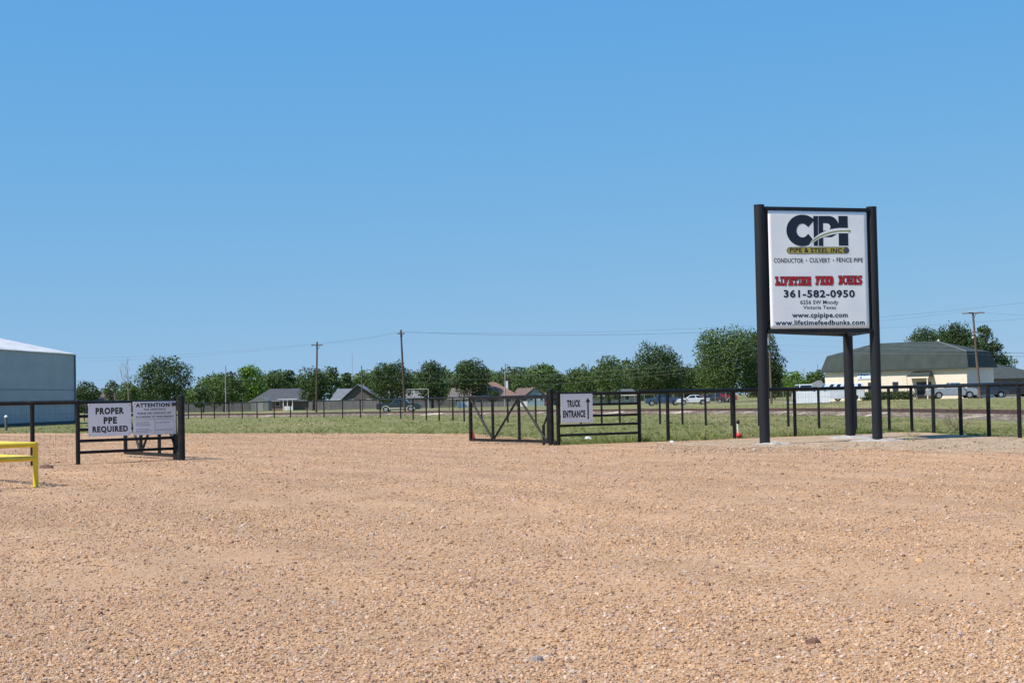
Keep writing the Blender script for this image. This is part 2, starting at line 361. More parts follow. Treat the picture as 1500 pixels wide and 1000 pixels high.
# grass
def tuft_maker(ng, k):
    N = ng.nodes.new; L = ng.links.new; j = N('GeometryNodeJoinGeometry'); rr = random.Random(50+k)
    for b in range(9):
        c = N('GeometryNodeMeshCone'); c.inputs['Vertices'].default_value = 3; c.fill_type = 'NONE'
        c.inputs['Radius Top'].default_value = .004; c.inputs['Radius Bottom'].default_value = rr.uniform(.035, .06); c.inputs['Depth'].default_value = rr.uniform(.6, 1.1)
        t = N('GeometryNodeTransform'); L(c.outputs[0], t.inputs[0])
        t.inputs['Translation'].default_value = (rr.uniform(-.35, .35), rr.uniform(-.35, .35), 0)
        t.inputs['Rotation'].default_value = (rr.uniform(-.6, .6), rr.uniform(-.6, .6), rr.uniform(0, 3))
        L(t.outputs[0], j.inputs[0])
    return j.outputs[0]
def grass_field():
    n = 150000
    d = 58*(215/58)**rng.random(n); u = (rng.random(n)*2-1)*.34
    x = u*d; y = d
    bx = [-80, -30, -16.8, -2, 1.4, 4.5, 8, 12.8, 15.3, 15.8, 16.6, 17.5]; by = [124, 109, 94, 79, 57.6, 59.2, 61.5, 64, 66, 62, 56, 40]
    lim = np.interp(x, bx, by) + rng.normal(0, .35, n) + np.where(x < -1, rng.normal(0, 1.3, n), 0)+.5*np.sin(x*.8)+.4*np.sin(x*2.1)*(x < 0)
    k = (y > lim)
    near_edge = np.clip(1-(y-lim)/6, 0, 1)
    # keep the track bed clear
    tx = [-60, -40, -12, 0, 12.6, 23.5, 26, 28, 29]; ty = [236, 221, 191, 174, 157, 130, 118, 94, 60]
    rail = np.interp(x, tx, ty)
    k &= ~((np.abs(y-rail) < 5) & (x < 24)) & ~((x > 22.5) & (x < 29.5) & (y < 135))
    h = np.where(rng.random(n) < .03, .13, .034)*(rng.uniform(.6, 1.4, n))
    strip = (x > 1.5) & (x < 14) & (y < lim+3.2)
    h = np.where(strip, h*1.8+.03, h*(1+.6*near_edge))
    x, y, h = x[k], y[k], h[k]; m = len(x)
    z = np.array([gz(a, b) for a, b in zip(x, y)])-.02
    return np.column_stack([x, y, z]), np.column_stack([h*1.5, h*1.5, h]), np.column_stack([np.zeros(m), np.zeros(m), rng.uniform(0, 6.28, m)])
M_TUFT = inst_mat('grass_blades', placed=True, stops= [(0, (.090, .126, .027)), (.3, (.144, .168, .047)), (.6, (.198, .210, .070)), (.85, (.288, .252, .109)), (1, (.405, .319, .172))])
a_, b_, c_ = grass_field()
gn_scatter('grass', a_, b_, c_, tuft_maker, 4, M_TUFT, ('patchy green and straw coloured grass beyond the gravel', 'grass'))

# ------------------------------------------------------------------ railway
TR = [Vector(p) for p in ((-130, 305, 0), (-75, 256, 0), (-40, 221, 0), (-12, 192, 0), (0, 177, 0), (12.6, 157, 0), (22.0, 133, 0), (25.6, 115, 0), (28, 94, 0), (29.2, 60, 0), (29.5, 20, 0))]
def catmull(P, n=10):
    out = []
    for i in range(len(P)-1):
        p0 = P[max(0, i-1)]; p1 = P[i]; p2 = P[i+1]; p3 = P[min(len(P)-1, i+2)]
        for k in range(n):
            t = k/n; out.append(.5*((2*p1)+(p2-p0)*t+(2*p0-5*p1+4*p2-p3)*t*t+(3*p1-p0-3*p2+p3)*t**3))
    return out+[P[-1]]
TC = catmull(TR)
def offset(path, d):
    out = []
    for i, p in enumerate(path):
        t = (path[min(i+1, len(path)-1)]-path[max(i-1, 0)]).normalized(); out.append(p+Vector((t.y, -t.x, 0))*d)
    return out
bed = MB()
prof = [(-3.4, -.02), (-2.6, .06), (-1.6, .2), (1.6, .2), (2.8, .06), (4.4, -.02)]
rows = [offset(TC, -dx) for dx, _ in prof]
rr = random.Random(9)
vs = []
for i in range(len(TC)):
    for j, (dx, z) in enumerate(prof):
        p = rows[j][i]; jj = rr.uniform(-.6, .6) if j in (0, len(prof)-1) else 0
        vs.append((p.x+jj, p.y, gz(p.x, p.y)+z))
k = len(prof)
bed.add(vs, [(i*k+j, (i+1)*k+j, (i+1)*k+j+1, i*k+j+1) for i in range(len(TC)-1) for j in range(k-1)])
tag(bed.build('track_bed', M_BALLAST), kind='structure')
RAIL = mat('rusty_rail', (.05, .028, .022), .7, c2=(.10, .045, .035), scale=2)
TIE = mat('sleeper_wood', (.11, .09, .08), .9, c2=(.19, .155, .135), scale=4)
tr = thing('railway_track', 'rusty rails on dark sleepers crossing the field behind the fence', 'railway track', TC[0])
for s_ in (-.75, .75):
    q = MB(); pp = offset(TC, s_)
    for a, b in zip(pp[:-1], pp[1:]):
        za, zb = gz(a.x, a.y)+.30, gz(b.x, b.y)+.30
        q.bar((a.x, a.y, za), (b.x, b.y, zb), .09, .17)
    r_ = q.build('rail', RAIL, tr); r_.location = -Vector(tr.location)
q = MB()
for i in range(len(TC)-1):
    a, b = TC[i], TC[i+1]; L_ = (b-a).length; t = (b-a)/L_; nrm = Vector((t.y, -t.x, 0)); m = int(L_/.62)
    if a.y > 260: continue
    for j in range(m):
        p = a.lerp(b, (j+.5)/m); z = gz(p.x, p.y)+.19
        q.bar(p-nrm*1.25+Vector((0, 0, z)), p+nrm*1.25+Vector((0, 0, z)), .22, .06)
r_ = q.build('sleepers', TIE, tr); r_.location = -Vector(tr.location); r_['kind'] = 'stuff'

# ------------------------------------------------------------------ fences
FH = 1.74
post_me = MB().tube((0, 0, -.15), (0, 0, FH), .062, n=12).build('post', BLACK); PM = post_me.data; bpy.data.objects.remove(post_me)
def fence(name, label, cat, posts, group=None, wire=True, thick=1.0, skip=(), wirestep=.2):
    t = thing(name, label, cat, posts[0], 0, group)
    O = Vector(posts[0])
    for p in [p_ for i_, p_ in enumerate(posts) if i_ not in skip]:
        o = bpy.data.objects.new('post', PM); COL.objects.link(o); o.parent = t; o.location = Vector(p)-O; o.scale = (thick, thick, 1)
    q = MB()
    for a, b in zip(posts[:-1], posts[1:]):
        q.tube(Vector(a)-O+Vector((0, 0, FH)), Vector(b)-O+Vector((0, 0, FH)), .062*thick, n=12)
    for p in posts: q.sphere(Vector(p)-O+Vector((0, 0, FH)), .064*thick)
    q.build('top_rail', BLACK, t)
    if wire:
        q = MB(); q2 = MB()
        for a, b in zip(posts[:-1], posts[1:]):
            a = Vector(a)-O; b = Vector(b)-O; d = b-a; L_ = d.length
            off = Vector((d.y, -d.x, 0)).normalized()*.066
            for z in (.06, .16, .28, .42, .58, .76, .96, 1.18, 1.42, 1.64):
                q.tube(a+off+Vector((0, 0, z)), b+off+Vector((0, 0, z)), .0022, n=3, caps=False)
            for j in range(1, int(L_/wirestep)):
                p = a+d*(j*wirestep/L_)+off
                q.tube(p+Vector((0, 0, .06)), p+Vector((0, 0, 1.64)), .0018, n=3, caps=False)
        q.build('wire_mesh', WIRE, t)
    return t
stepL = (PL1-PL0)
leftposts = [PL1, PL0] + [PL0-stepL.normalized()*2.44*i for i in range(1, 4)]
fence('pipe_fence', 'black pipe and wire fence running off the left edge behind the yellow guard rail', 'fence', leftposts, skip=(0,), wirestep=.15)
fence('pipe_fence', 'black pipe and wire fence from the truck entrance panel past the tall sign', 'fence', [PR1+Vector((.03, .03, 0)), N1, N2, N3, N4, CORNER+Vector((-.03, -.02, 0))], skip=(0, 5), wirestep=.15)
Fpx = [(276, 613.3), (295, 613.1), (314, 612.9), (335.5, 612.3), (355, 612.2), (376.6, 611.9), (401.8, 611.8), (425.6, 611.6), (450, 611.4), (474.7, 611.3), (502, 611.5), (528, 611.6), (557, 611.9), (587, 612.5),
       (605.3, 614.6), (624.6, 615), (643.5, 615.3), (663.6, 615.8), (680, 616.7), (705.8, 617), (744, 618), (785, 619.2), (820, 619.6), (851, 619.8), (881.6, 619.6), (908, 619.9), (938, 620.1), (967, 620.6), (1000, 621), (1034, 622.3), (1072, 622.6), (1112, 623), (1155, 624), (1200, 626.3), (1254, 629), (1303, 631.6), (1336, 632.6)]
far = [at(*p) for p in Fpx]; far[-1] = CORNER
d0 = (far[0]-far[4]).normalized()*3.4
far = [far[0]+d0*i for i in range(8, 0, -1)]+far
dl = (F_RIGHT[3]-F_RIGHT[2]).normalized()*2.6
fence('pipe_fence', 'long black pipe fence crossing the field along the railway from left to right', 'fence', far, wirestep=.3, thick=1.0)
fence('pipe_fence', 'black pipe fence coming nearer along the right edge behind the tall sign', 'fence', [CORNER+Vector((.02, -.03, 0))]+F_RIGHT+[F_RIGHT[3]+dl*i for i in range(1, 4)], skip=(0,), wirestep=.15, thick=1.12)

def panel(label, A, B, extra_top=.10):
    t = thing('fence_panel', label, 'fence panel', A, 0); d = B-A
    for p, h in ((Vector((0, 0, 0)), FH+.03), (d, FH+extra_top)):
        q = MB(); q.tube(p+Vector((0, 0, -.1)), p+Vector((0, 0, h)), .062, n=14); q.sphere(p+Vector((0, 0, h)), .066, sz=.6); q.build('post', BLACK, t)
    u = d.normalized()*.05
    for z in (FH-.02, 1.34, .96, .65, .33):
        MB().tube(u+Vector((0, 0, z)), d-u+Vector((0, 0, z)), .043, n=12).build('rail', BLACK, t)
    return t
panel('black five rail pipe panel holding the two white notices at the left', PL1, PL2)
panel('black five rail pipe panel holding the arrow sign beside the open gate', PR1, PR0, .06)
def hinge_post(label, H, P):
    t = thing('gate_post', label, 'gate post', H)
    q = MB(); q.tube((0, 0, -.1), (0, 0, FH+.12), .088, n=16); q.sphere((0, 0, FH+.12), .09, sz=.5); q.build('pipe', BLACK, t)
    d = P-H; u = d.normalized()
    MB().bar(u*.088+Vector((0, 0, .07)), d-u*.064+Vector((0, 0, .07)), .12, .15).build('ground_brace', BLACK, t)
hinge_post('thick black gate post right of the two white notices', HL, PL2)
hinge_post('thick black gate post left of the arrow sign', HR, PR0)
def gate(label, H, E, mirror):
    d = E-H; L_ = d.length; t = thing('swing_gate', label, 'gate', H, math.atan2(d.y, d.x))
    z0, z1 = .13, 1.63; x0 = .16; x1 = L_
    fr = MB()
    for z in (z0, z1): fr.bar((x0, 0, z), (x1, 0, z), .07, .10)
    for x in (x0, x1): fr.bar((x, 0, z0-.035), (x, 0, z1+.035), .10, .10, up=(0, 1, 0))
    fr.build('frame', BLACK, t)
    xa = x0+(x1-x0)*.36; xb = x0+(x1-x0)*.70
    for x in (xa, xb): MB().tube((x, .0, z0+.03), (x, 0, z1-.03), .054, n=10).build('upright', BLACK, t)
    for p, q_ in (((x1, z1), (xb, z0)), ((xb, z0), (xa, z1)), ((xa, z1), (x0+.12, z0))):
        MB().tube((p[0], .0, p[1]), (q_[0], 0, q_[1]), .040, n=8).build('brace', BLACK, t)
    MB().tube((x0+.42, -.055, -.02), (x0+.42, -.055, z0+.55), .05, n=10).build('drop_leg', BLACK, t)
    MB().tube((x0+.42, -.055, z0+.5), (.10, -.03, 1.25), .032, n=8).build('stay', BLACK, t)
    if not mirror:
      q = MB(); q.prism([(x1-.04, z0+.04), (x1-.04, z0+.42), (x1-.26, z0+.04)], -.045, -.038); q.build('gusset', RUST, t)
      q = MB(); q.prism([(x0+.04, z0+.04), (x0+.04, z0+.42), (x0+.26, z0+.04)], -.06, -.052); q.build('gusset', RUST, t)
      MB().box((x0-.02, -.07, z1-.27), (x0+.25, -.05, z1-.03)).build('reflector', REDFLAG, t)
    for z in (z0, z1): MB().box(((x0+x1)/2-.09, -.052, z-.036), ((x0+x1)/2+.09, -.04, z+.036)).build('tag', SIGNW, t)
    for z in (z0+.12, z1-.12): MB().bar((.08, 0, z), (x0, 0, z), .05, .08).build('hinge', BLACK, t)
    w_ = MB()
    for i in range(1, 9): z = z0+i*(z1-z0)/9; w_.tube((x0, .045, z), (x1, .045, z), .0025, n=3, caps=False)
    for i in range(1, int(L_/.15)): w_.tube((x0+i*.15, .045, z0), (x0+i*.15, .045, z1), .002, n=3, caps=False)
    w_.build('wire_mesh', WIRE, t)
    return t
gate('black braced gate swung open left of the arrow sign with red corner gussets', HR, at(690, 645, .1).xy.to_3d(), False)
gate('black braced gate swung back behind the two white notices', HL, at(184, 664, .1).xy.to_3d(), True)

# ------------------------------------------------------------------ lettering
def text_mesh(s, bold=0.0, res=3):
    cu = bpy.data.curves.new('t', 'FONT'); cu.body = s; cu.space_character = 1+bold*3; cu.offset = bold; cu.resolution_u = res; cu.fill_mode = 'FRONT'
    o = bpy.data.objects.new('t', cu); COL.objects.link(o); bpy.context.view_layer.update()
    me = bpy.data.meshes.new_from_object(o.evaluated_get(bpy.context.evaluated_depsgraph_get()))
    bpy.data.objects.remove(o)
    v = [tuple(x.co) for x in me.vertices]; f = [tuple(p.vertices) for p in me.polygons]
    bpy.data.meshes.remove(me); return v, f
def lettering(s, x0, x1, z0, z1, y, m, parent, bold=.02, name='lettering', fit_cap=None):
    v, f = text_mesh(s, bold); xs_ = [a[0] for a in v]; ys_ = [a[1] for a in v]
    ax, bx = min(xs_), max(xs_); ay, by = (min(ys_), max(ys_)) if fit_cap is None else fit_cap
    q = MB(); q.add([(x0+(a[0]-ax)/(bx-ax)*(x1-x0), y, z0+(a[1]-ay)/(by-ay)*(z1-z0)) for a in v], f)
    o = q.build(name, m, parent); return o
CAP = (0, .70)       # baseline to cap height for mixed-case lines

def board(name, label, A, B, p0, p1, ztl, zbl, t=.012, group=None, off=.075):
    # a sheet on the fence line A->B, covering the photo columns p0..p1
    def on(px):                                          # where the bearing of px meets the line
        r = ray(px, yh(px)); d = B-A
        s_ = (A.x*r.y-A.y*r.x)/(d.y*r.x-d.x*r.y); return A+d*s_
    a = on(p0); b = on(p1); d = (b-a); nrm = Vector((d.y, -d.x, 0)).normalized()
    th = thing(name, label, 'sign', a+nrm*off, math.atan2(d.y, d.x), group)
    W = d.length
    MB().box((0, 0, zbl), (W, t, ztl)).build('sheet', SIGNW, th)
    for x in (.05, W-.05):
        for z in (zbl+.06, ztl-.06): MB().tube((x, -.006, z), (x, 0, z), .012, n=8).build('bolt', WIRE, th)
    return th, W
def zat(px, py, A, B):
    r = ray(px, yh(px)); d = B-A; s_ = (A.x*r.y-A.y*r.x)/(d.y*r.x-d.x*r.y); p = A+d*s_
    return atY(px, py, p.y).z
zt = zat(158, 590.6, PL1, PL2); zb = zat(158, 638.4, PL1, PL2)
th, W = board('notice_board', 'white notice reading PROPER PPE REQUIRED on the left pipe panel', PL1, PL2, 127, 189.7, zt, zb)
H = zt-zb; Y_ = -.0015
for s_, a, b, u, v in (('PROPER', .165, .83, .665, .875), ('PPE', .35, .66, .375, .585), ('REQUIRED', .09, .92, .09, .31)):
    lettering(s_, W*a, W*b, zb+H*u, zb+H*v, Y_, INK, th, .055)
zt = zat(224, 587.8, PL1, PL2); zb = zat(224, 636.2, PL1, PL2)
th, W = board('notice_board', 'white notice headed ATTENTION with small print and a contact list', PL1, PL2, 192.7, 255, zt, zb)
H = zt-zb
for s_, a, b, u, v, bo in (('ATTENTION :', .06, .94, .83, .955, .055), ('FOR ASSISTANCE', .25, .76, .735, .79, .03), ('PLEASE USE CONTACT LIST', .10, .90, .615, .68, .03), ('ACCORDING TO YOUR INQUIRY:', .05, .95, .50, .57, .034)):
    lettering(s_, W*a, W*b, zb+H*u, zb+H*v, Y_, INK, th, bo)
q = MB(); q.box((W*.05, -.003, zb+H*.455), (W*.95, -.001, zb+H*.463)); q.box((W*.50, -.003, zb+H*.05), (W*.506, -.001, zb+H*.44)); q.build('ruled_lines', INK, th)
q = MB(); rr = random.Random(5)
for x0, x1, rows_ in ((.06, .46, (.37, .32, .27, .17, .12, .07)), (.53, .95, (.35, .13))):
    for z in rows_:
        x = x0; end = x1-rr.uniform(0, .12)
        while x < end-.02:
            wd = rr.uniform(.018, .05); q.box((W*x, -.003, zb+H*z), (W*min(x+wd, x1), -.001, zb+H*(z+.017))); x += wd+.012
q.build('small_print', mat('grey_ink', (.16, .16, .19), .5), th)
zt = zat(842, 576.6, PR0, PR1); zb = zat(842, 618.6, PR0, PR1)
th, W = board('entrance_sign', 'white sign reading TRUCK ENTRANCE with an upward arrow', PR0, PR1, 819.6, 866, zt, zb)
H = zt-zb
lettering('TRUCK', W*.19, W*.62, zb+H*.535, zb+H*.79, Y_, INK, th, .06)
lettering('ENTRANCE', W*.06, W*.76, zb+H*.17, zb+H*.43, Y_, INK, th, .06)
xa = W*.85
MB().poly([(xa-.03, zb+H*.11), (xa+.03, zb+H*.11), (xa+.03, zb+H*.70), (xa+.10, zb+H*.70), (xa, zb+H*.86), (xa-.10, zb+H*.70), (xa-.03, zb+H*.70)], -.001).build('arrow', INK, th)

# ------------------------------------------------------------------ tall sign
SA = at(1120.5, 650.5); SB = at(1285.5, 645.5); c_ = base(1244, 58.5); SCp = Vector((c_.x, c_.y, 0))
d = SB-SA; ang = math.atan2(d.y, d.x); WID = d.length
sg = thing('pylon_sign', 'tall pipe company sign on three thick black pipe posts', 'sign', SA, ang)
inv = Matrix.Rotation(-ang, 4, 'Z')
loc = lambda p: inv @ (Vector(p)-SA)
ztop = atY(1111, 301, SA.y).z; zpt = atY(1197, 310, (SA.y+SB.y)/2).z; zpb = atY(1200, 481.5, (SA.y+SB.y)/2).z
pr = .165
for p, h in ((SA, ztop), (SB, ztop), (SCp, zpt+.1)):
    l = loc(p); q = MB(); q.tube(l+Vector((0, 0, -.2)), l+Vector((0, 0, h)), pr, n=28); q.tube(l+Vector((0, 0, h)), l+Vector((0, 0, h+.02)), pr+.006, n=28); q.build('post', BLACKPIPE, sg)
lB, lC = loc(SB), loc(SCp)
yp = -.125                                               # face of the board, just behind the front of the posts
fx0, fx1 = pr-.02, WID-pr+.02
def beam(name, a, b, w_, h): return MB().bar(a, b, w_, h).build(name, BLACKPIPE, sg)
beam('beam', (fx0, -.05, zpt+.07), (fx1, -.05, zpt+.07), .19, .10)
beam('beam', (fx0, -.05, zpb-.07), (fx1, -.05, zpb-.07), .19, .12)
for z in (zpt+.05, zpb-.07):
    u = (lC-lB).normalized(); beam('beam', lB+u*.15+Vector((0, 0, z)), lC-u*.15+Vector((0, 0, z)), .12, .12)
    u = lC.normalized(); beam('beam', u*.15+Vector((0, 0, z)), lC-u*.15+Vector((0, 0, z)), .12, .12)
BW0, BW1 = pr+.075, WID-pr-.09
MB().box((fx0, -.06, zpb-.01), (fx1, .02, zpt+.02)).build('backing', BLACKPIPE, sg)
# banner with faint waves
q = MB(); nx, nz = 30, 30; BH = zpt-zpb; BW = BW1-BW0
vs = [(BW0+BW*i/nx, yp+.0012*math.sin(i*.9+j*.25)*min(1, 4*min(j/nz, 1-j/nz))+.0008*math.sin(j*.8), zpb+BH*j/nz) for j in range(nz+1) for i in range(nx+1)]
q.add(vs, [(j*(nx+1)+i, j*(nx+1)+i+1, (j+1)*(nx+1)+i+1, (j+1)*(nx+1)+i) for j in range(nz) for i in range(nx)], 0, True)
bn = q.build('banner', BANNER, sg)
sm_ = bn.modifiers.new('thick', 'SOLIDIFY'); sm_.thickness = .01; sm_.offset = -1
u = (lC-lB).normalized(); p0 = lB+u*.2; p1 = lC-u*.2; nn = Vector((u.y, -u.x, 0))*.1
q = MB(); q.add([p0+nn+Vector((0, 0, zpb)), p1+nn+Vector((0, 0, zpb)), p1+nn+Vector((0, 0, zpt)), p0+nn+Vector((0, 0, zpt)), p0+nn*.5+Vector((0, 0, zpb)), p1+nn*.5+Vector((0, 0, zpb)), p1+nn*.5+Vector((0, 0, zpt)), p0+nn*.5+Vector((0, 0, zpt))],
                [(0,3,2,1),(4,5,6,7),(0,1,5,4),(1,2,6,5),(2,3,7,6),(3,0,4,7)]); q.build('side_board', SIGNW, sg)
# artwork: positions read in the board's own frame (0..1)
def B(zx, zy):                                           # from the enlarged view of the board
    v = (zy-95)/(817.); u_ = (zx-(163+23*v))/671.
    return (BW0+BW*u_, zpt-BH*v)
yl = yp-.0032
def P2(u_, v_): return B((1140+u_/12.5-1090)*4.762, (300+v_/12.5-290)*4.762)
def arc(cx, cy, rx, ry, a0, a1, n=28): return [(cx+rx*math.cos(R(a0+(a1-a0)*i/n)), cy-ry*math.sin(R(a0+(a1-a0)*i/n))) for i in range(n+1)]
outer = arc(415, 480, 285, 288, 42, 318, 40); inner = arc(415, 482, 105, 125, 328, 32, 26)
Cc = outer+[(518, 540)]+inner[1:-1]+[(518, 418)]
lg = MB(); lg.poly([P2(*p) for p in Cc], yl)
lg.poly([P2(*p) for p in [(605, 212), (692, 212), (692, 760), (617, 760), (617, 580), (608, 330)]], yl)
ppo = [(700, 212), (880, 208)]+arc(880, 405, 185, 197, 82, -78, 24)+[(785, 592), (787, 760), (706, 760)]
lg.poly([P2(*p) for p in ppo], yl)
lg.poly([P2(*p) for p in [(1055, 205), (1222, 203), (1238, 750), (1066, 750)]], yl)
lg.build('logo_letters', NAVY, sg)
lg = MB(); lg.poly([P2(*p) for p in [(785, 345), (850, 347)]+arc(850, 412, 62, 65, 80, -80, 14)+[(785, 478)]], yl-.0008)
sw = lambda pts_o, pts_i: [P2(*p) for p in pts_o+pts_i[::-1]]
def curve(ps, n=8): return [(v.x, v.y) for v in catmull([Vector((a, b, 0)) for a, b in ps], n)]
so_ = curve([(525, 765), (600, 640), (720, 540), (880, 465), (1060, 430), (1240, 428)]); si_ = curve([(560, 765), (620, 690), (740, 615), (900, 560), (1060, 525), (1240, 520)])
lg.poly(sw(so_, si_), yl-.0012)
lg.build('logo_cutout', BANNER, sg)
so_ = curve([(560, 710), (620, 640), (720, 575), (880, 510), (1060, 472), (1275, 465)]); si_ = curve([(575, 708), (640, 660), (740, 595), (900, 532), (1060, 498), (1285, 492)])
MB().poly(sw(so_, si_), yl-.002).build('logo_swoosh', OLIVE, sg)
pill = arc(200, 848, 62, 62, 90, 270, 12)+arc(1190, 834, 62, 62, -90, 90, 12)
MB().poly([P2(*p) for p in pill], yl-.0001).build('logo_pill_edge', NAVY, sg)
pill = arc(200, 848, 52, 54, 90, 270, 12)+arc(1180, 834, 52, 54, -90, 90, 12)
MB().poly([P2(*p) for p in pill], yl-.0010).build('logo_pill', GOLD, sg)
MB().poly([P2(*p) for p in arc(1193, 834, 48, 52, 0, 352, 22)], yl-.0018).build('logo_pipe_end', mat('dark_pipe_end', (.02, .02, .03), .5, c2=(.12, .12, .13), scale=30), sg)
def bline(s_, x0, x1, y0, y1, m, bold=.02, cap=None, dy=0, name='lettering'):
    a = B(x0, y1); b = B(x1, y0); return lettering(s_, a[0], b[0], a[1], b[1], yl-.0008-dy, m, sg, bold, name, cap)
bline('PIPE & STEEL INC', 312, 665, 352, 384, INK, .035, dy=.0012)
bline('CONDUCTOR', 205, 402, 424, 456, INK, .014); bline('CULVERT', 445, 584, 421, 453, INK, .014); bline('FENCE PIPE', 629, 810, 418, 449, INK, .014)
q = MB()
for zx, zy in ((423, 438), (607, 436)):
    c = B(zx, zy); q.poly([(c[0]+.022*math.cos(a*.7), c[1]+.022*math.sin(a*.7)) for a in range(9)], yl)
q.build('bullet_dots', INK, sg)
# western slab lettering, each glyph drawn from blocks
SLAB = {'L': ["###..", ".##..", ".##..", ".##.#", "#####"], 'I': ["###", ".#.", ".#.", ".#.", "###"], 'F': ["#####", ".##.#", ".###.", ".##..", "###.."],
        'E': ["#####", ".##.#", ".###.", ".##.#", "#####"], 'T': ["#####", "#.#.#", "..#..", "..#..", ".###."], 'M': ["##.##", "#####", "#.#.#", "#.#.#", "##.##"],
        'D': ["####.", ".#.##", ".#.##", ".#.##", "####."], 'B': ["####.", ".#.##", ".###.", ".#.##", "####."], 'U': ["##.##", "#...#", "#...#", "#...#", ".###."],
        'N': ["##.##", "##..#", "#.#.#", "#..##", "##.##"], 'K': ["##.##", ".#.#.", ".##..", ".#.#.", "##.##"], 'S': [".####", "##...", ".###.", "...##", "####."]}
def slab(word, x0, x1, y0, y1):
    a = B(x0, y1); b = B(x1, y0); tot = sum(len(SLAB[c][0])+.7 for c in word)-.7; cw = (b[0]-a[0])/tot; ch = (b[1]-a[1])/5
    red = MB(); blk = MB(); x = a[0]; e = cw*.5
    for c in word:
        for j, row in enumerate(SLAB[c]):
            i = 0
            while i < len(row):
                if row[i] == '#':
                    k_ = i
                    while k_ < len(row) and row[k_] == '#': k_ += 1
                    xa_, xb_ = x+i*cw, x+k_*cw; za, zb_ = b[1]-(j+1)*ch, b[1]-j*ch
                    red.box((xa_, yl-.0020+.00005*j, za-.004), (xb_, yl-.0014, zb_+.002)); blk.box((xa_-e, yl-.0010+.00005*j, za-e), (xb_+e, yl-.0002, zb_+e))
                    i = k_
                else: i += 1
        x += (len(SLAB[c][0])+.7)*cw
    blk.build('slab_outline', INK, sg); red.build('slab_lettering', REDINK, sg)
slab('LIFETIME', 217, 453, 553, 612); slab('FEED', 488, 606, 549, 608); slab('BUNKS', 645, 803, 545, 605)
bline('361-582-0950', 272, 754, 642, 697, NAVY, .034)
bline('6256 SW Moody', 383, 641, 714, 741, INK, .014, (0, .70)); bline('Victoria Texas', 403, 625, 752, 776, INK, .014, (0, .70))
bline('www.cpipipe.com', 328, 706, 800, 833, NAVY, .026, (0, .70)); bline('www.lifetimefeedbunks.com', 216, 823, 852, 886, NAVY, .026, (0, .70))
# crumbled stones and clods over the bare dirt
nb_ = 2600; uu = rng.random(nb_); pxx = 960+uu*600; pyy = 640+rng.random(nb_)**.8*20
pp_ = np.array([tuple(at(a, b+(3 if a < 1200 else 0), .006)) for a, b in zip(pxx, pyy)])
lowy = np.interp(pp_[:, 0], [4.5, 8, 13, 15.3, 15.8, 16.6], [59, 61, 63.5, 65, 61, 55.5]); pp_ = pp_[(pp_[:, 1] < lowy)]
nn_ = len(pp_); rd = np.clip(np.exp(rng.normal(math.log(.011), .5, nn_)), .005, .06)
M_CLOD = inst_mat('crumbled_stone', [(0, (.10, .075, .055)), (.4, (.22, .17, .125)), (.8, (.33, .27, .21)), (1, (.50, .45, .38))])
gn_scatter('dirt_rubble', pp_, rd[:, None]*np.stack([rng.uniform(.8, 1.6, nn_), rng.uniform(.8, 1.3, nn_), rng.uniform(.4, .8, nn_)], 1), np.stack([rng.uniform(-.4, .4, nn_), rng.uniform(-.4, .4, nn_), rng.uniform(0, 6.28, nn_)], 1), stone_maker, 4, M_CLOD, ('crumbled stones and clods over the pale dirt round the tall sign', 'rubble'))
# concrete footings
def rubble(name, label, cat, c, rx, ry, h, seed, m=CONCRETE, n=14, rings=4):
    rr_ = random.Random(seed); q_ = MB(); vs_ = [(0, 0, h)]
    for k_ in range(1, rings+1):
        for i in range(n):
            a = 2*math.pi*i/n; f_ = k_/rings; s2 = f_*rr_.uniform(.85, 1.15)
            vs_.append((rx*s2*math.cos(a), ry*s2*math.sin(a), max(-.03, h*(1-f_**2.5)*rr_.uniform(.6, 1.2)) if k_ < rings else -.03))
    fs = [(0, 1+i, 1+(i+1) % n) for i in range(n)]
    for k_ in range(rings-1):
        for i in range(n): fs.append((1+k_*n+i, 1+(k_+1)*n+i, 1+(k_+1)*n+(i+1) % n, 1+k_*n+(i+1) % n))
    q_.add(vs_, fs); o = q_.build(name, m, None, c); 
    return tag(o, label, cat)
rubble('concrete_footing', 'broken pale concrete footing round the left post of the tall sign', 'footing', SA+Vector((.25, -.05, .006)), .75, .55, .05, 1)
rubble('concrete_footing', 'cracked pale concrete footing round the right post of the tall sign', 'footing', SB+Vector((0, 0, .006)), .95, .8, .06, 2)
rubble('concrete_footing', 'raised pale concrete footing round the rear post of the tall sign', 'footing', SCp+Vector((0, 0, .006)), .9, .8, .10, 3)
for i, (px, py, r_, lb) in enumerate(((1135, 650.5, .16, 'pale broken concrete lump right of the tall sign\'s left post'), (1262, 640, .14, 'reddish stone lump between the rear and right posts of the tall sign'), (68, 685, .17, 'flat dark brown stone on the gravel by the left fence'), (1191, 940, .05, 'dark brown stone in the foreground gravel at lower right'), (785, 965, .045, 'flat grey stone in the foreground gravel'))):
    m_ = [CONCRETE, mat('reddish_stone', (.22, .10, .07), .9, c2=(.3, .17, .12), scale=9), mat('brown_stone', (.10, .05, .035), .9, c2=(.17, .09, .06), scale=9), None, mat('grey_stone', (.24, .20, .17), .9, c2=(.32, .27, .23), scale=20)][i]
    if m_ is None: m_ = bpy.data.materials['brown_stone']
    rubble('stone', lb, 'stone', at(px, py, .01), r_*1.3, r_, r_*.55, 20+i, m_, 9, 3)

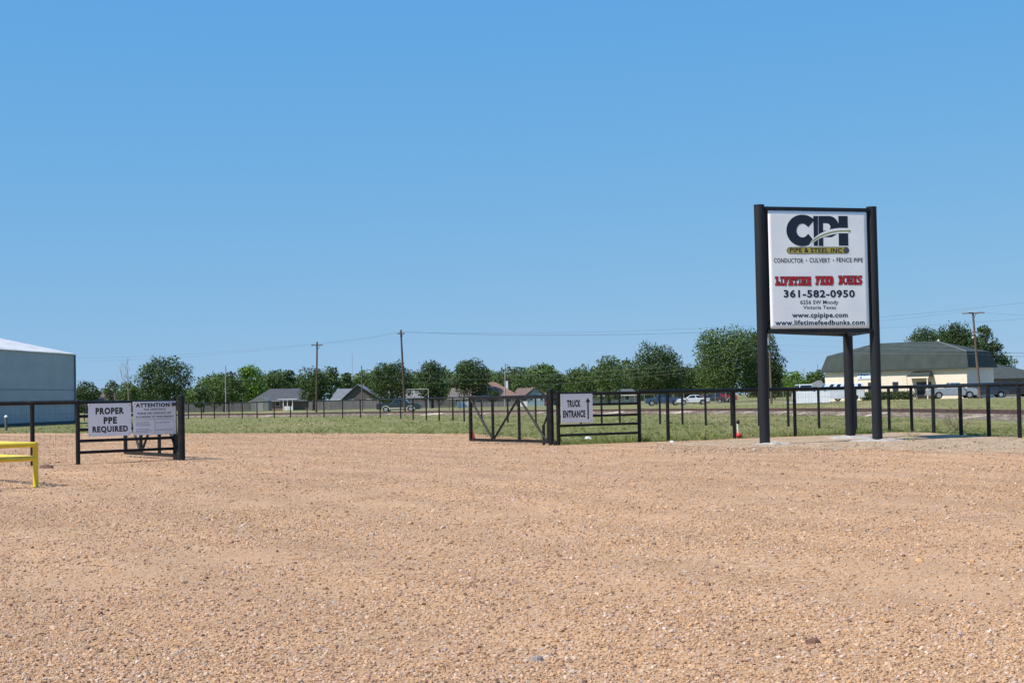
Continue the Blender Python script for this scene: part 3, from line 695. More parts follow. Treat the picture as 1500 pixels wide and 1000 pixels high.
# ------------------------------------------------------------------ yellow guard
yo = at(52.5, 713); kY = 2500/yo.y
gr = thing('guard_rail', 'yellow steel pipe guard rail at the lower left of the fence', 'guard rail', yo)
a1 = at(0, 667, .60)-yo; a1.z = 0; b1 = at(0, 671.8, .60)-yo; b1.z = 0
a1 = a1*2.2; b1 = b1*3.0
MB().tube((0, 0, 0), (0, 0, .9), .055, n=18).build('post', YELLOW, gr)
for e in (a1, b1): MB().tube(e, e+Vector((0, 0, .9)), .055, n=18).build('post', YELLOW, gr)
for z in (.86, .58):
    for e in (a1, b1):
        q = MB(); q.tube((0, 0, z), e+Vector((0, 0, z)), .052, n=18); q.sphere((0, 0, z), .056, 14, 8); q.build('rail', YELLOW, gr)
for e in (Vector(), a1, b1): MB().box((e.x-.1, e.y-.1, -.01), (e.x+.1, e.y+.1, .012)).build('base_plate', YELLOW, gr)

# ------------------------------------------------------------------ small things by the fence
mk = thing('marker_stake', 'white stake with a red foot and black top leaning on a fence post', 'stake', at(1081.5, 641.5))
MB().tube((0, -.02, 0), (-.02, -.02, .62), .03, n=8).build('shaft', mat('stake_white', (.75, .75, .75), .5), mk)
q = MB(); q.sphere((.02, -.02, .1), .11, sz=.9); q.tube((.0, 0, .1), (-.02, 0, .28), .06, .03); q.build('foot', mat('stake_red', (.55, .03, .04), .5), mk)
MB().sphere((.0, -.01, .58), .065, sz=1.4).build('cap', BLACK, mk)
for i, (px, py, s_, lb) in enumerate(((861, 641.5, .09, 'scrap of white litter in the grass below the arrow panel'), (984, 646.6, .06, 'crumpled white litter at the foot of a fence post'))):
    rubble('litter', lb, 'litter', at(px, py, .02), s_*1.6, s_, s_*.7, 40+i, SIGNW, 8, 2)
def twigs(label, c, seed, n, hgt, m, name='dead_shrub', lean=1.0):
    rr_ = random.Random(seed); q = MB()
    def grow(p, d_, L_, r_, k_):
        e = p+d_*L_; q.tube(p, e, r_, r_*.6, 4, 0, False)
        if k_ > 0:
            for _ in range(rr_.choice((2, 3))):
                grow(p.lerp(e, rr_.uniform(.5, 1)), (d_+Vector((rr_.uniform(-.7, .7), rr_.uniform(-.7, .7), rr_.uniform(-.3, .5)))).normalized(), L_*rr_.uniform(.5, .75), r_*.6, k_-1)
    for _ in range(n):
        grow(Vector((rr_.uniform(-.2, .2), rr_.uniform(-.2, .2), -.03)), Vector((rr_.uniform(-1, 1)*lean, rr_.uniform(-.5, .5), .9)).normalized(), hgt*rr_.uniform(.35, .55), .012, 3)
    o = q.build(name, m, None, c); return tag(o, label, 'shrub' if name != 'weed' else 'weed')
TW = mat('dry_twig', (.16, .12, .09), .9)
twigs('bare brown brush leaning on the fence behind the sign shadow', at(1403, 631), 4, 6, 1.1, TW, lean=1.3)
twigs('dry fallen branch leaning up right of the bare brush', at(1421, 634), 8, 2, 1.5, TW, lean=1.6)
twigs('straw coloured weed in the dirt right of the tall sign', at(1335, 645, .01), 5, 9, .45, mat('straw', (.30, .27, .14), .9), 'weed')

# ------------------------------------------------------------------ trees
def leaf_mat(name, a, b, c):
    m = bpy.data.materials.new(name); m.use_nodes = True; n = m.node_tree; bs = n.nodes['Principled BSDF']; out = n.nodes['Material Output']
    bs.inputs['Roughness'].default_value = .6; bs.inputs['Specular IOR Level'].default_value = .3
    g_ = n.nodes.new('ShaderNodeNewGeometry'); r = n.nodes.new('ShaderNodeValToRGB'); e = r.color_ramp.elements; e.new(.5)
    for q, (p, cc) in zip(e, ((0, a), (.6, b), (1, c))): q.position = p; q.color = (*cc, 1)
    nz = n.nodes.new('ShaderNodeTexNoise'); nz.inputs['Scale'].default_value = .7; n.links.new(g_.outputs['Position'], nz.inputs['Vector'])
    md = n.nodes.new('ShaderNodeMath'); md.operation = 'MULTIPLY_ADD'; md.inputs[1].default_value = .5
    sub = n.nodes.new('ShaderNodeMath'); sub.operation = 'SUBTRACT'; sub.inputs[1].default_value = .22; n.links.new(nz.outputs[0], sub.inputs[0])
    n.links.new(g_.outputs['Random Per Island'], md.inputs[0]); n.links.new(sub.outputs[0], md.inputs[2])
    n.links.new(md.outputs[0], r.inputs[0]); n.links.new(r.outputs[0], bs.inputs['Base Color'])
    tr_ = n.nodes.new('ShaderNodeBsdfTranslucent'); mx = n.nodes.new('ShaderNodeMixShader'); mx.inputs[0].default_value = .25
    n.links.new(r.outputs[0], tr_.inputs[0]); n.links.new(bs.outputs[0], mx.inputs[1]); n.links.new(tr_.outputs[0], mx.inputs[2]); n.links.new(mx.outputs[0], out.inputs[0])
    return m
LEAF = {'dark': leaf_mat('leaf_dark', (.026, .048, .013), (.050, .082, .020), (.095, .135, .034)),
        'mid': leaf_mat('leaf_mid', (.042, .078, .018), (.078, .125, .028), (.14, .19, .045)),
        'bright': leaf_mat('leaf_bright', (.06, .12, .012), (.12, .21, .02), (.19, .29, .04)),
        'pale': leaf_mat('leaf_pale', (.05, .07, .028), (.085, .11, .042), (.14, .165, .07)),
        'russet': leaf_mat('leaf_russet', (.05, .035, .02), (.075, .05, .028), (.10, .07, .04))}
BARK = mat('bark', (.07, .052, .040), .9, c2=(.12, .09, .07), scale=3, bump=.6)
def foliage(blobs, n, size, rg):
    # blobs: (x,y,z,r,rz); leaf clusters through and around each blob
    Bn = np.array(blobs); wgt = Bn[:, 3]**2; wgt /= wgt.sum()
    idx = rg.choice(len(Bn), n, p=wgt); b = Bn[idx]
    dirs = rg.normal(size=(n, 3)); dirs /= np.linalg.norm(dirs, axis=1)[:, None]
    rad_ = rg.uniform(.45, 1.08, n)**.6*np.where(rg.random(n) < .07, rg.uniform(1.0, 1.35, n), 1)
    c = b[:, :3]+dirs*np.stack([b[:, 3], b[:, 3], b[:, 4]], 1)*rad_[:, None]
    nr = dirs*.75+rg.normal(size=(n, 3))*.6+np.array([0, 0, .25]); nr /= np.linalg.norm(nr, axis=1)[:, None]
    t = np.cross(nr, rg.normal(size=(n, 3))); t /= np.linalg.norm(t, axis=1)[:, None]; s = np.cross(nr, t)
    sz = size*rg.uniform(.55, 1.35, n)[:, None]
    V = np.stack([c-t*sz*.55, c+s*sz*.38-t*sz*.05, c+t*sz*.6, c-s*sz*.33+t*sz*.1], 1).reshape(-1, 3)
    return V
def mesh_quads(name, V, m, parent=None, loc=None):
    nq = len(V)//4; me = bpy.data.meshes.new(name); me.vertices.add(len(V)); me.vertices.foreach_set('co', V.astype(np.float32).ravel())
    me.loops.add(nq*4); me.loops.foreach_set('vertex_index', np.arange(nq*4, dtype=np.int32))
    me.polygons.add(nq); me.polygons.foreach_set('loop_start', np.arange(0, nq*4, 4, dtype=np.int32)); me.polygons.foreach_set('loop_total', np.full(nq, 4, dtype=np.int32))
    me.materials.append(m); me.update(calc_edges=True)
    o = bpy.data.objects.new(name, me); COL.objects.link(o)
    if parent: o.parent = parent
    if loc is not None: o.location = loc
    return o
seedc = [100]
def tree(label, x0, x1, ytop, Y, kind='dark', ybot=None, name='tree', cat='tree', dens=1.0, leaf=None, loose=0, group=None, trunk=True):
    seedc[0] += 1; rg = np.random.default_rng(seedc[0]); cx = (x0+x1)/2; p = base(cx, Y); k_ = 2500/Y
    hw = (x1-x0)/2/k_; top = atY(cx, ytop, Y).z-p.z; bot = (atY(cx, ybot, Y).z-p.z) if ybot else top*.16
    bot = max(.1, bot-.04*top)
    t = thing(name, label, cat, p, 0, group)
    ch = (top-bot)/2; cz = (top+bot)/2; blobs = []
    nb = int(22+hw*6)
    for i in range(nb):
        a = rg.uniform(0, 6.283); f_ = math.sqrt(rg.uniform(0, 1)); zz = rg.uniform(-1, 1)
        rr_ = math.sqrt(max(0, 1-zz*zz*(.85 if zz > 0 else .55))); wide = 1-.12*max(0, zz)-(.08*max(0, -zz))
        br = rg.uniform(.26, .44)*min(hw, ch)*1.05
        R0 = max(.1, hw*1.04-br*.9); 
        blobs.append((R0*rr_*wide*(.45+.55*f_)*math.cos(a), R0*rr_*wide*(.45+.55*f_)*math.sin(a), cz+(ch-br*.75)*zz, br, br*rg.uniform(.7, 1.0)))
    blobs.append((0, 0, cz, hw*.78, ch*.82))
    for i in range(7+loose*2):
        a = rg.uniform(0, 6.283); br = rg.uniform(.1, .2)*min(hw, ch)+.1; zz = rg.uniform(-.5, .97); rr_ = math.sqrt(1-zz*zz)*.98; blobs.append((hw*rr_*math.cos(a), hw*rr_*math.sin(a), cz+ch*zz, br, br))
    ls = leaf or Y/2500*2.6
    area = hw*ch*3.14; n = int(min(40000, max(700, area*5.0*dens/(ls*ls*.42))))
    if trunk:
        q = MB(); tr_ = max(.08, min(.45, top*.035)); rr2 = random.Random(seedc[0])
        e = Vector((rr2.uniform(-.3, .3), 0, max(bot*1.1, cz*.75))); q.tube((0, 0, -.2), e, tr_, tr_*.6, 9)
        for i in range(6):
            bl = blobs[rr2.randrange(len(blobs))]; q.tube(e*rr2.uniform(.6, 1), Vector(bl[:3]), tr_*.4, tr_*.12, 6)
        q.build('trunk', BARK, t)
    V = foliage(blobs, n, ls, rg); V[:, 2] = np.maximum(V[:, 2], .02)
    mesh_quads('crown', V, LEAF[kind], t)
    return t
T = [
 ('dark rounded tree low beside the warehouse corner at far left', 104, 150, 558, 400, 'dark', 592),
 ('loose pale shrubby tree behind the thin bare tree', 150, 178, 556, 380, 'pale', 592),
 ('olive green shrubby tree against the left side of the big round tree', 172, 204, 556, 360, 'mid', 594),
 ('big dark round tree left of centre, nearest of the left trees', 195, 289, 522, 300, 'dark', 590),
 ('low dark tree filling the gap right of the big round left tree', 280, 315, 566, 340, 'dark', 596),
 ('green spreading tree behind the grey light pole', 292, 365, 544, 350, 'mid', 594),
 ('small russet topped tree left of the bright green tree', 326, 346, 543, 372, 'russet', 575),
 ('bright yellow green tree above the dark roofed house', 343, 392, 534, 385, 'bright', 590),
 ('mid green tree right of the bright yellow green one', 384, 420, 543, 395, 'mid', 585),
 ('dark tree above the dark roof left of the cross armed pole', 410, 436, 541, 400, 'dark', 585),
 ('dark bushy tree at the foot of the cross armed pole', 431, 487, 537, 345, 'dark', 588),
 ('mid green tree right of the cross armed pole', 470, 500, 536, 385, 'mid', 585),
 ('dark green tree behind the grey gabled house', 495, 520, 545, 395, 'dark', 585),
 ('pale green tree behind the thin wooden pole', 516, 550, 545, 400, 'mid', 585),
 ('dark wide tree behind the leaning brown pole', 534, 612, 530, 330, 'dark', 590),
 ('dark round tree right of the leaning brown pole', 607, 659, 529, 335, 'dark', 588),
 ('small pale tree between two dark round trees near the middle', 652, 675, 550, 370, 'pale', 585),
 ('dark tall tree rising behind the brown roofed house', 662, 722, 524, 345, 'dark', 580),
 ('light green tree between the chimney and the tall dark tree', 715, 750, 545, 400, 'mid', 580),
 ('thin topped tree behind the white post by the chimney', 736, 769, 534, 392, 'pale', 570),
 ('wide green tree behind the blue gabled house', 742, 800, 546, 385, 'mid', 582),
 ('low dark tree above the open gate hinge', 792, 838, 545, 350, 'dark', 586),
 ('light leaved tree above the arrow sign', 826, 880, 535, 320, 'mid', 586),
 ('ragged tree right of the arrow sign', 865, 918, 521, 310, 'mid', 586),
 ('dark domed tree behind the blue pickup', 912, 1008, 503, 290, 'dark', 580),
 ('low dark tree under the left side of the tallest tree', 975, 1030, 535, 300, 'dark', 584),
 ('tallest leafy tree left of the big sign', 1004, 1122, 474, 275, 'mid', 576),
 ('leafy tree crown showing either side of the sign\'s left post', 1075, 1152, 484, 282, 'dark', 578),
 ('bright low tree between the sign posts', 1142, 1184, 543, 330, 'bright', 575),
 ('dark low tree left of the green roofed building', 1178, 1216, 539, 320, 'mid', 572),
 ('dark low tree behind the fence right of the tallest tree', 1120, 1150, 548, 310, 'dark', 580),
 ('broad dark tree behind the left of the green roof peak', 1325, 1400, 476, 262, 'dark', 545),
 ('dark tree behind the roof left of the leaning right hand pole', 1372, 1432, 471, 255, 'dark', 545),
 ('dark tree behind the right hand utility pole', 1425, 1470, 476, 255, 'dark', 560),
 ('dense dark tree filling the middle of the clump behind the green roof', 1350, 1455, 482, 268, 'mid', 545),
 ('small lower tree sloping down beyond the annex roof', 1452, 1493, 516, 258, 'mid', 565),
 ('small round shrub in front of the brown roofed house', 711, 733, 570, 330, 'dark', 588),
]
for lb, a, b, yt, Y, kd, yb in T:
    tree(lb, a, b, yt, Y, kd, yb, name='shrub' if 'shrub in front' in lb else 'tree', cat='shrub' if 'shrub in front' in lb else 'tree', loose=4 if 'ragged' in lb or 'light leaved' in lb or 'thin topped' in lb else 0, dens=.7 if 'pale' in kd or 'ragged' in lb else 1.0, group='trees along the far side of the field')
# thin bare tree
rr_ = random.Random(12); p = base(189, 330); bt = thing('bare_tree', 'thin leafless tree standing left of the big round tree', 'tree', p); q = MB(); q2 = MB()
def grow(q, p, d_, L_, r_, k_):
    e = p+d_*L_; q.tube(p, e, r_, r_*.65, 5, 0, False)
    if k_ > 0:
        for _ in range(3): grow(q2, p.lerp(e, rr_.uniform(.45, 1)), (d_+Vector((rr_.uniform(-.75, .75), rr_.uniform(-.5, .5), rr_.uniform(0, .35)))).normalized(), L_*rr_.uniform(.5, .78), r_*.62, k_-1)
grow(q, Vector((0, 0, -.2)), Vector((-.03, 0, 1)), 9.0, .09, 0)
for _ in range(10): grow(q2, Vector((-.2, 0, rr_.uniform(3.2, 8.8))), Vector((rr_.uniform(-1, .8), rr_.uniform(-.4, .4), .8)).normalized(), rr_.uniform(1.3, 2.4), .035, 2)
GB = mat('grey_twig', (.30, .25, .22), .9); q.build('trunk', GB, bt); q2.build('branches', GB, bt)
# far wood: one mass closing the gaps
rg = np.random.default_rng(77); bl = []
for i in range(260):
    px = rg.uniform(-60, 1560); Y = rg.uniform(430, 520); c = base(px, Y); h = rg.uniform(3.5, 5.5) if px < 290 else (rg.uniform(7.0, 9.0)+.8*math.sin(px*.05) if px < 1140 else rg.uniform(3, 4.5)); r_ = rg.uniform(2, 3.6)
    for z in np.arange(1, h, 1.6): bl.append((c.x+rg.uniform(-1, 1), Y, c.z+z, r_, r_*.7))
o = mesh_quads('far_wood', foliage(bl, 130000, .75, rg), LEAF['mid']); tag(o, 'low dark line of distant trees closing the horizon', 'wood', kind='stuff')

# ------------------------------------------------------------------ buildings
def wallmat(name, c, c2=None, sc=3): return mat(name, c, .85, c2=c2 or tuple(v*.85 for v in c), scale=sc, bump=.2)
WIN = mat('window_pane', (.03, .04, .05), .12, spec=.7)
WHITE = mat('white_trim', (.72, .72, .70), .6)
def shingle(name, c):
    return mat(name, c, .9, c2=tuple(v*.72 for v in c), scale=1.6, bump=.5, bscale=9, stretch=(1, 1, 3))
def house(name, label, x0, x1, Y, yeave, yridge, dep=9, wall=None, roof=None, ridge=(.3, .7), rot=0, windows=(), door=None, gable=False, gside=False, over=.5, cat='house', trim=WHITE):
    """hip or gable house; x0..x1 photo columns of the roof's eaves, ridge fractions along the width"""
    k_ = 2500/Y; cx = (x0+x1)/2; p = base(cx, Y); W_ = (x1-x0)/k_
    he = atY(cx, yeave, Y).z-p.z; hr = atY(cx, yridge, Y+dep/2).z-p.z
    t = thing(name, label, cat, p, rot); w2 = W_/2-over; 
    MB().box((-w2, 0, -.3), (w2, dep, he)).build('wall', wall, t)
    W2 = W_/2; y0, y1 = -over, dep+over
    q = MB()
    if gside:                                            # gable faces the camera: ridge runs away
        rx = -W2+W_*ridge[0]
        vs = [(-W2, y0, he-.1), (rx, y0, hr), (W2, y0, he-.1), (-W2, y1, he-.1), (rx, y1, hr), (W2, y1, he-.1)]
        th_ = Vector((0, 0, .14))
        q.add(vs+[Vector(v)+th_ for v in vs], [(0, 3, 4, 1), (1, 4, 5, 2), (6, 7, 10, 9), (7, 8, 11, 10), (0, 1, 7, 6), (1, 2, 8, 7), (3, 9, 10, 4), (4, 10, 11, 5), (0, 6, 9, 3), (2, 5, 11, 8)])
        rf = q.build('roof', roof, t)
        sl_ = (hr-he)/(rx+W2)
        g_ = MB(); g_.add([(-w2, .002, he), (w2, .002, he), (rx, .002, hr-.1), (-w2, dep, he), (w2, dep, he), (rx, dep, hr-.1)], [(0, 1, 2), (3, 5, 4), (0, 3, 4, 1), (1, 4, 5, 2), (2, 5, 3, 0)]); g_.build('gable', wall, t)
    else:
        r0, r1 = -W2+W_*ridge[0], -W2+W_*ridge[1]; ym = dep/2
        vs = [(-W2, y0, he-.05), (W2, y0, he-.05), (W2, y1, he-.05), (-W2, y1, he-.05), (r0, ym, hr), (r1, ym, hr)]
        lo_ = [(x, y, z-.16) for x, y, z in vs[:4]]
        q.add(vs+lo_, [(0, 1, 5, 4), (1, 2, 5), (2, 3, 4, 5), (3, 0, 4), (6, 7, 1, 0), (7, 8, 2, 1), (8, 9, 3, 2), (9, 6, 0, 3), (9, 8, 7, 6)])
        rf = q.build('roof', roof, t)
        MB().box((-W2, y0-.03, he-.24), (W2, y0-.002, he-.07)).build('fascia', trim, rf)
    for (a, b, z0, z1) in windows:
        fr = MB().box((-W2+W_*a, -.05, z0), (-W2+W_*b, -.003, z1)).build('window', trim, t)
        MB().box((-W2+W_*a+.08, -.06, z0+.08), (-W2+W_*b-.08, -.052, z1-.08)).build('pane', WIN, fr)
    if door:
        a, b, z1 = door; MB().box((-W2+W_*a, -.04, 0), (-W2+W_*b, -.003, z1)).build('door', mat('door_brown', (.12, .07, .05), .6), t)
    return t, W_, he, hr, k_
h = house('house', 'low brown roofed house peeping between the trees beside the warehouse', 133, 172, 400, 588, 575.5, 10, wallmat('brick_tan', (.24, .18, .14)), shingle('shingle_umber', (.13, .10, .085)), (.3, .7), windows=[(.2, .35, .9, 2.1), (.6, .75, .9, 2.1)])
h = house('house', 'dark grey hip roofed house with a white porch left of the first pole', 365, 470, 372, 586.5, 569, 10, wallmat('brick_brown', (.20, .145, .12)), shingle('shingle_charcoal', (.075, .075, .085)), (.25, .66), windows=[(.36, .43, .9, 2.2)])
t = h[0]; q = MB()
q.box((-1.2, -3.0, 2.35), (3.0, -.6, 2.5)); pc = q.build('porch_roof', WHITE, t)
for x in (-.0, .9, 2.0): MB().box((x-.08, -2.95, 0), (x+.08, -2.8, 2.35)).build('porch_post', WHITE, t)
MB().box((.2, -2.9, .0), (1.9, -2.84, .9)).build('porch_railing', WHITE, t)
# rounded shed left of it
shd = thing('shed', 'small rounded metal shed left of the white porch house', 'shed', base(380, 362)); q = MB()
q.prism([(-1.9, 0), (1.9, 0), (1.9, 1.9)]+[(1.9*math.cos(R(a)), 1.9+.9*math.sin(R(a))) for a in range(15, 180, 15)]+[(-1.9, 1.9)], 0, 5); q.build('shell', mat('shed_metal', (.20, .21, .20), .5, .3), shd)
MB().box((-.8, -.04, 0), (.8, -.003, 1.8)).build('door', mat('shed_door', (.26, .27, .26), .5), shd)
h = house('house', 'grey gabled house with a dark brick front between the two tall poles', 498, 560, 362, 586, 564, 13, wallmat('brick_dark', (.115, .10, .09)), shingle('shingle_slate', (.17, .18, .20)), (.42, .5), gside=True, windows=[(.2, .33, .9, 2.1), (.62, .75, .9, 2.1)])
h = house('house', 'low slate roofed wing left of the grey gabled house', 484, 524, 372, 584, 569, 8, wallmat('brick_dark2', (.15, .13, .115)), shingle('shingle_slate2', (.16, .17, .19)), (.2, .95), windows=[(.3, .45, .9, 2)])
h = house('house', 'long low grey roofed house behind the green pickup', 560, 640, 372, 582.5, 571.5, 9, wallmat('siding_grey', (.20, .19, .18)), shingle('shingle_grey', (.19, .18, .17)), (.1, .9), windows=[(.3, .4, .9, 2.1), (.7, .8, .9, 2.1)])
h = house('house', 'low grey brown roofed house left of the brown roofed one', 655, 716, 362, 582, 567.5, 10, wallmat('siding_tan', (.30, .27, .23)), shingle('shingle_greybrown', (.16, .125, .11)), (.1, .9), windows=[(.15, .25, .9, 2.1)])
h = house('house', 'brown hip roofed house with a white chimney', 689, 760, 345, 579, 559.5, 12, wallmat('brick_buff', (.26, .20, .16)), shingle('shingle_brown', (.22, .125, .095)), (.40, .52), windows=[(.1, .25, .9, 2.1), (.68, .85, .9, 2.2)])
MB().box((2.2, 7, 3.2), (2.75, 7.6, 5.2)).build('chimney', WHITE, h[0])
h = house('house', 'pale blue gabled house beside the brown roofed house', 768, 801, 345, 579.5, 567, 10, wallmat('siding_blue', (.26, .36, .40)), shingle('shingle_brown2', (.18, .12, .10)), (.5, .5), gside=True, windows=[(.22, .40, 1.0, 2.1), (.68, .86, 1.0, 2.1)])
h = house('house', 'brown roofed wing joining the pale blue gabled house', 750, 785, 352, 579, 568, 8, wallmat('siding_blue2', (.26, .34, .37)), shingle('shingle_brown3', (.18, .115, .095)), (.25, .98), windows=[(.2, .4, 1.0, 2.1)])
h = house('house', 'small tan house just left of the gate post', 793, 818, 350, 581, 571.5, 8, wallmat('siding_sand', (.34, .29, .23)), shingle('shingle_sand', (.24, .20, .17)), (.3, .7), windows=[(.3, .6, 1.0, 2.1)])
h = house('house', 'long grey walled building behind the arrow panel', 850, 938, 335, 578, 570, 10, wallmat('block_grey', (.27, .28, .26), (.36, .36, .33), 1), shingle('shingle_dim', (.10, .10, .10)), (.1, .9), windows=[(.30, .40, .8, 2.2), (.55, .62, .8, 2.2), (.74, .82, .8, 2.2)])

# warehouse
WA = Vector((-44.9, 175, 0)); wd = Vector((-1.9, -19, 0)).normalized(); t = thing('warehouse', 'large blue grey metal warehouse with a pale roof at the left edge', 'warehouse', WA, math.atan2(wd.y, wd.x))
# local x runs along the wall towards the camera, local -y runs west
def metal(name, c, c2, rib, axis, rough=.45, metal_=.3):
    m = mat(name, c, rough, metal_, c2=c2, scale=.8, stretch=(.35 if axis == 'X' else 1, 1, 1), detail=6); n = m.node_tree; b = n.nodes['Principled BSDF']
    tc = n.nodes.new('ShaderNodeTexCoord'); wv = n.nodes.new('ShaderNodeTexWave'); wv.bands_direction = axis; wv.inputs['Scale'].default_value = rib
    n.links.new(tc.outputs['Object'], wv.inputs[0]); bp = n.nodes.new('ShaderNodeBump'); bp.inputs['Strength'].default_value = .8; bp.inputs['Distance'].default_value = .04
    n.links.new(wv.outputs['Fac'], bp.inputs['Height']); n.links.new(bp.outputs[0], b.inputs['Normal']); return m
WM = metal('blue_grey_cladding', (.32, .345, .365), (.38, .40, .415), .55, 'X'); RM = metal('pale_roof_sheet', (.74, .73, .70), (.58, .52, .46), 1.1, 'X', .5, .2)
Lw, Dw, He, sl_ = 70, 30, 6.95, .225; Hr = He+Dw/2*sl_
q = MB(); q.add([(0, 0, 0), (Lw, 0, 0), (Lw, 0, He), (0, 0, He), (0, -Dw, 0), (Lw, -Dw, 0), (Lw, -Dw, He), (0, -Dw, He), (0, -Dw/2, Hr), (Lw, -Dw/2, Hr)],
      [(0, 1, 2, 3), (5, 4, 7, 6), (4, 0, 3, 8, 7), (1, 5, 6, 9, 2)]); q.build('wall', WM, t)
q = MB(); e = .15
for s_ in (0, 1):
    ya = e if s_ == 0 else -Dw-e
    za = He-e*sl_+.02
    q.add([(-e, ya, za), (Lw+e, ya, za), (Lw+e, -Dw/2, Hr+.02), (-e, -Dw/2, Hr+.02), (-e, ya, za+.1), (Lw+e, ya, za+.1), (Lw+e, -Dw/2, Hr+.12), (-e, -Dw/2, Hr+.12)],
          [(0, 1, 2, 3), (4, 7, 6, 5), (0, 4, 5, 1), (0, 3, 7, 4), (1, 5, 6, 2)])
q.build('roof', RM, t)
MB().box((.0, .004, 3.32), (Lw, .03, 3.40)).build('seam_strip', mat('seam_grey', (.14, .19, .25), .5, .3), t)
MB().box((-.02, .004, -.1), (Lw, .06, .22)).build('plinth', mat('plinth_dark', (.06, .065, .07), .8), t)
MB().box((-.06, .004, .2), (.10, .12, He-.03)).build('corner_trim', mat('trim_blue', (.16, .21, .27), .5, .3), t)
bo = thing('bollard', 'grey post with a pale cap standing before the warehouse wall', 'bollard', at(9, 629.5)); MB().tube((0, 0, -.1), (0, 0, .95), .11, n=12).build('shaft', mat('bollard_grey', (.10, .10, .10), .7), bo); MB().sphere((0, 0, .98), .13).build('cap', SIGNW, bo)

# green-roofed building
BL = base(1209, 222); BR = base(1417, 209); fd = (BR-BL).xy.to_3d(); FL = fd.length; fd.normalize(); fn_ = Vector((-fd.y, fd.x, 0)); FA = math.atan2(fd.y, fd.x)
def hit(px, O, d_):                                      # distance along a line from O where the bearing of px meets it
    r = ray(px, yh(px)); return (O.x*r.y-O.y*r.x)/(d_.y*r.x-d_.x*r.y)
bx = lambda px, off=0: hit(px, BL+fn_*off, fd)
def bz(px, py, off=0):
    O = BL+fn_*off; p = O+fd*hit(px, O, fd); return atY(px, py, p.y).z-BL.z
DEP = hit(1456, BR, fn_)
b_ = thing('commercial_building', 'cream walled building with a dark green mansard roof at the right', 'building', BL, FA)
CREAM = wallmat('cream_wall', (.77, .665, .52), (.71, .61, .48), 2); GREEN = mat('green_shingle', (.020, .030, .026), .85, c2=(.036, .047, .040), scale=1.0, bump=.4, bscale=7, stretch=(1, 1, .5), fac=(.3, .7))
x0, x1 = 0, FL; ze = bz(1310, 541); zb_ = bz(1310, 518)
MB().box((0, 0, -.5), (FL, DEP, ze+.1)).build('wall', CREAM, b_)
o1 = .42; i1 = .35
rings = [(-o1, -o1, FL+o1, DEP+o1, ze), (i1-.2, i1, FL-i1+.2, DEP-i1, zb_)]
q = MB(); vs = []
for a, b, c, d_, z in rings: vs += [(a, b, z), (c, b, z), (c, d_, z), (a, d_, z)]
rx0, rx1 = bx(1283, DEP/2), bx(1374, DEP/2); zr = bz(1330, 501, DEP/2)
vs += [(rx0, DEP/2, zr), (rx1, DEP/2, zr)]
q.add(vs, [(3, 2, 1, 0), (0, 1, 5, 4), (1, 2, 6, 5), (2, 3, 7, 6), (3, 0, 4, 7), (4, 5, 9, 8), (5, 6, 9), (6, 7, 8, 9), (7, 4, 8)])
rf = q.build('roof', GREEN, b_)
MB().box((-o1, -o1-.04, ze-.16), (FL+o1, -o1+.0, ze+.06)).build('fascia', mat('green_fascia', (.03, .045, .04), .7), rf)
MB().bar((rx1, DEP/2, zr+.02), (FL-i1+.2, i1, zb_+.02), .18, .06).build('hip_cap', mat('hip_cap', (.16, .18, .17), .8), rf)
for px, py, off in ((1377, 498, DEP/2), (1406, 509, DEP*.55), (1432, 513, DEP*.7)):
    xx = bx(px, off); zz = bz(px, py, off); MB().tube((xx, off, zz-1.4), (xx, off, zz+.1), .13, n=8).build('vent', WHITE, rf)
def opening(name, px0, px1, py0, py1, m, yo=-.01, th_=.06, par=None):
    return MB().box((bx(px0), yo-th_, bz(px0, py1)), (bx(px1), yo, bz(px1, py0))).build(name, m, par or b_)
opening('window', 1272, 1277.5, 560, 575.5, WIN); opening('window', 1308, 1316, 559, 575.5, WIN)
dr = opening('entrance_door', 1343.5, 1364.5, 559, 583.5, mat('door_dark', (.05, .035, .035), .4)); opening('pane', 1345, 1353, 560.5, 581, WIN, -.075, .02, dr); opening('pane', 1355, 1363, 560.5, 581, WIN, -.075, .02, dr)
xa_, xb_ = bx(1336), bx(1368); zc0, zc1 = bz(1350, 551.5), bz(1350, 543.5)
q = MB(); q.add([(xa_-.1, -1.5, zc0), (xb_+.1, -1.5, zc0), (xb_+.1, -.01, zc0), (xa_-.1, -.01, zc0), (xa_+.3, -.01, zc1), (xb_-.3, -.01, zc1)], [(3, 2, 1, 0), (0, 1, 5, 4), (1, 2, 5), (3, 0, 4), (2, 3, 4, 5)]); q.build('canopy', GREEN, b_)
MB().box((xa_-.1, -1.54, zc0-.2), (xb_+.1, -1.42, zc0-.01)).build('canopy_fascia', CREAM, b_)
for x in (xa_+.05, xb_-.1): MB().box((x-.06, -1.5, -.3), (x+.06, -1.38, zc0-.19)).build('canopy_post', CREAM, b_)
bs = thing('wall_banner', 'white and blue banner sign on the cream wall behind the tall sign', 'banner', BL+fd*bx(1257)-fn_*.09, FA)
zB0, zB1 = bz(1266, 555), bz(1266, 545); wB = bx(1277)-bx(1257)
MB().box((0, 0, zB0), (wB, .05, zB1)).build('sheet', mat('banner_pale', (.66, .74, .84), .5), bs)
q = MB()
for a, b, c, d_ in ((.04, .12, .5, .8), (.15, .17, .5, .58), (.24, .33, .48, .82), (.36, .44, .5, .7), (.47, .55, .46, .7), (.58, .66, .5, .7), (.70, .78, .5, .7), (.2, .32, .12, .34)): q.box((wB*a, -.01, zB0+(zB1-zB0)*c), (wB*b, -.002, zB0+(zB1-zB0)*d_))
q.build('blue_marks', mat('banner_blue', (.04, .10, .28), .5), bs)
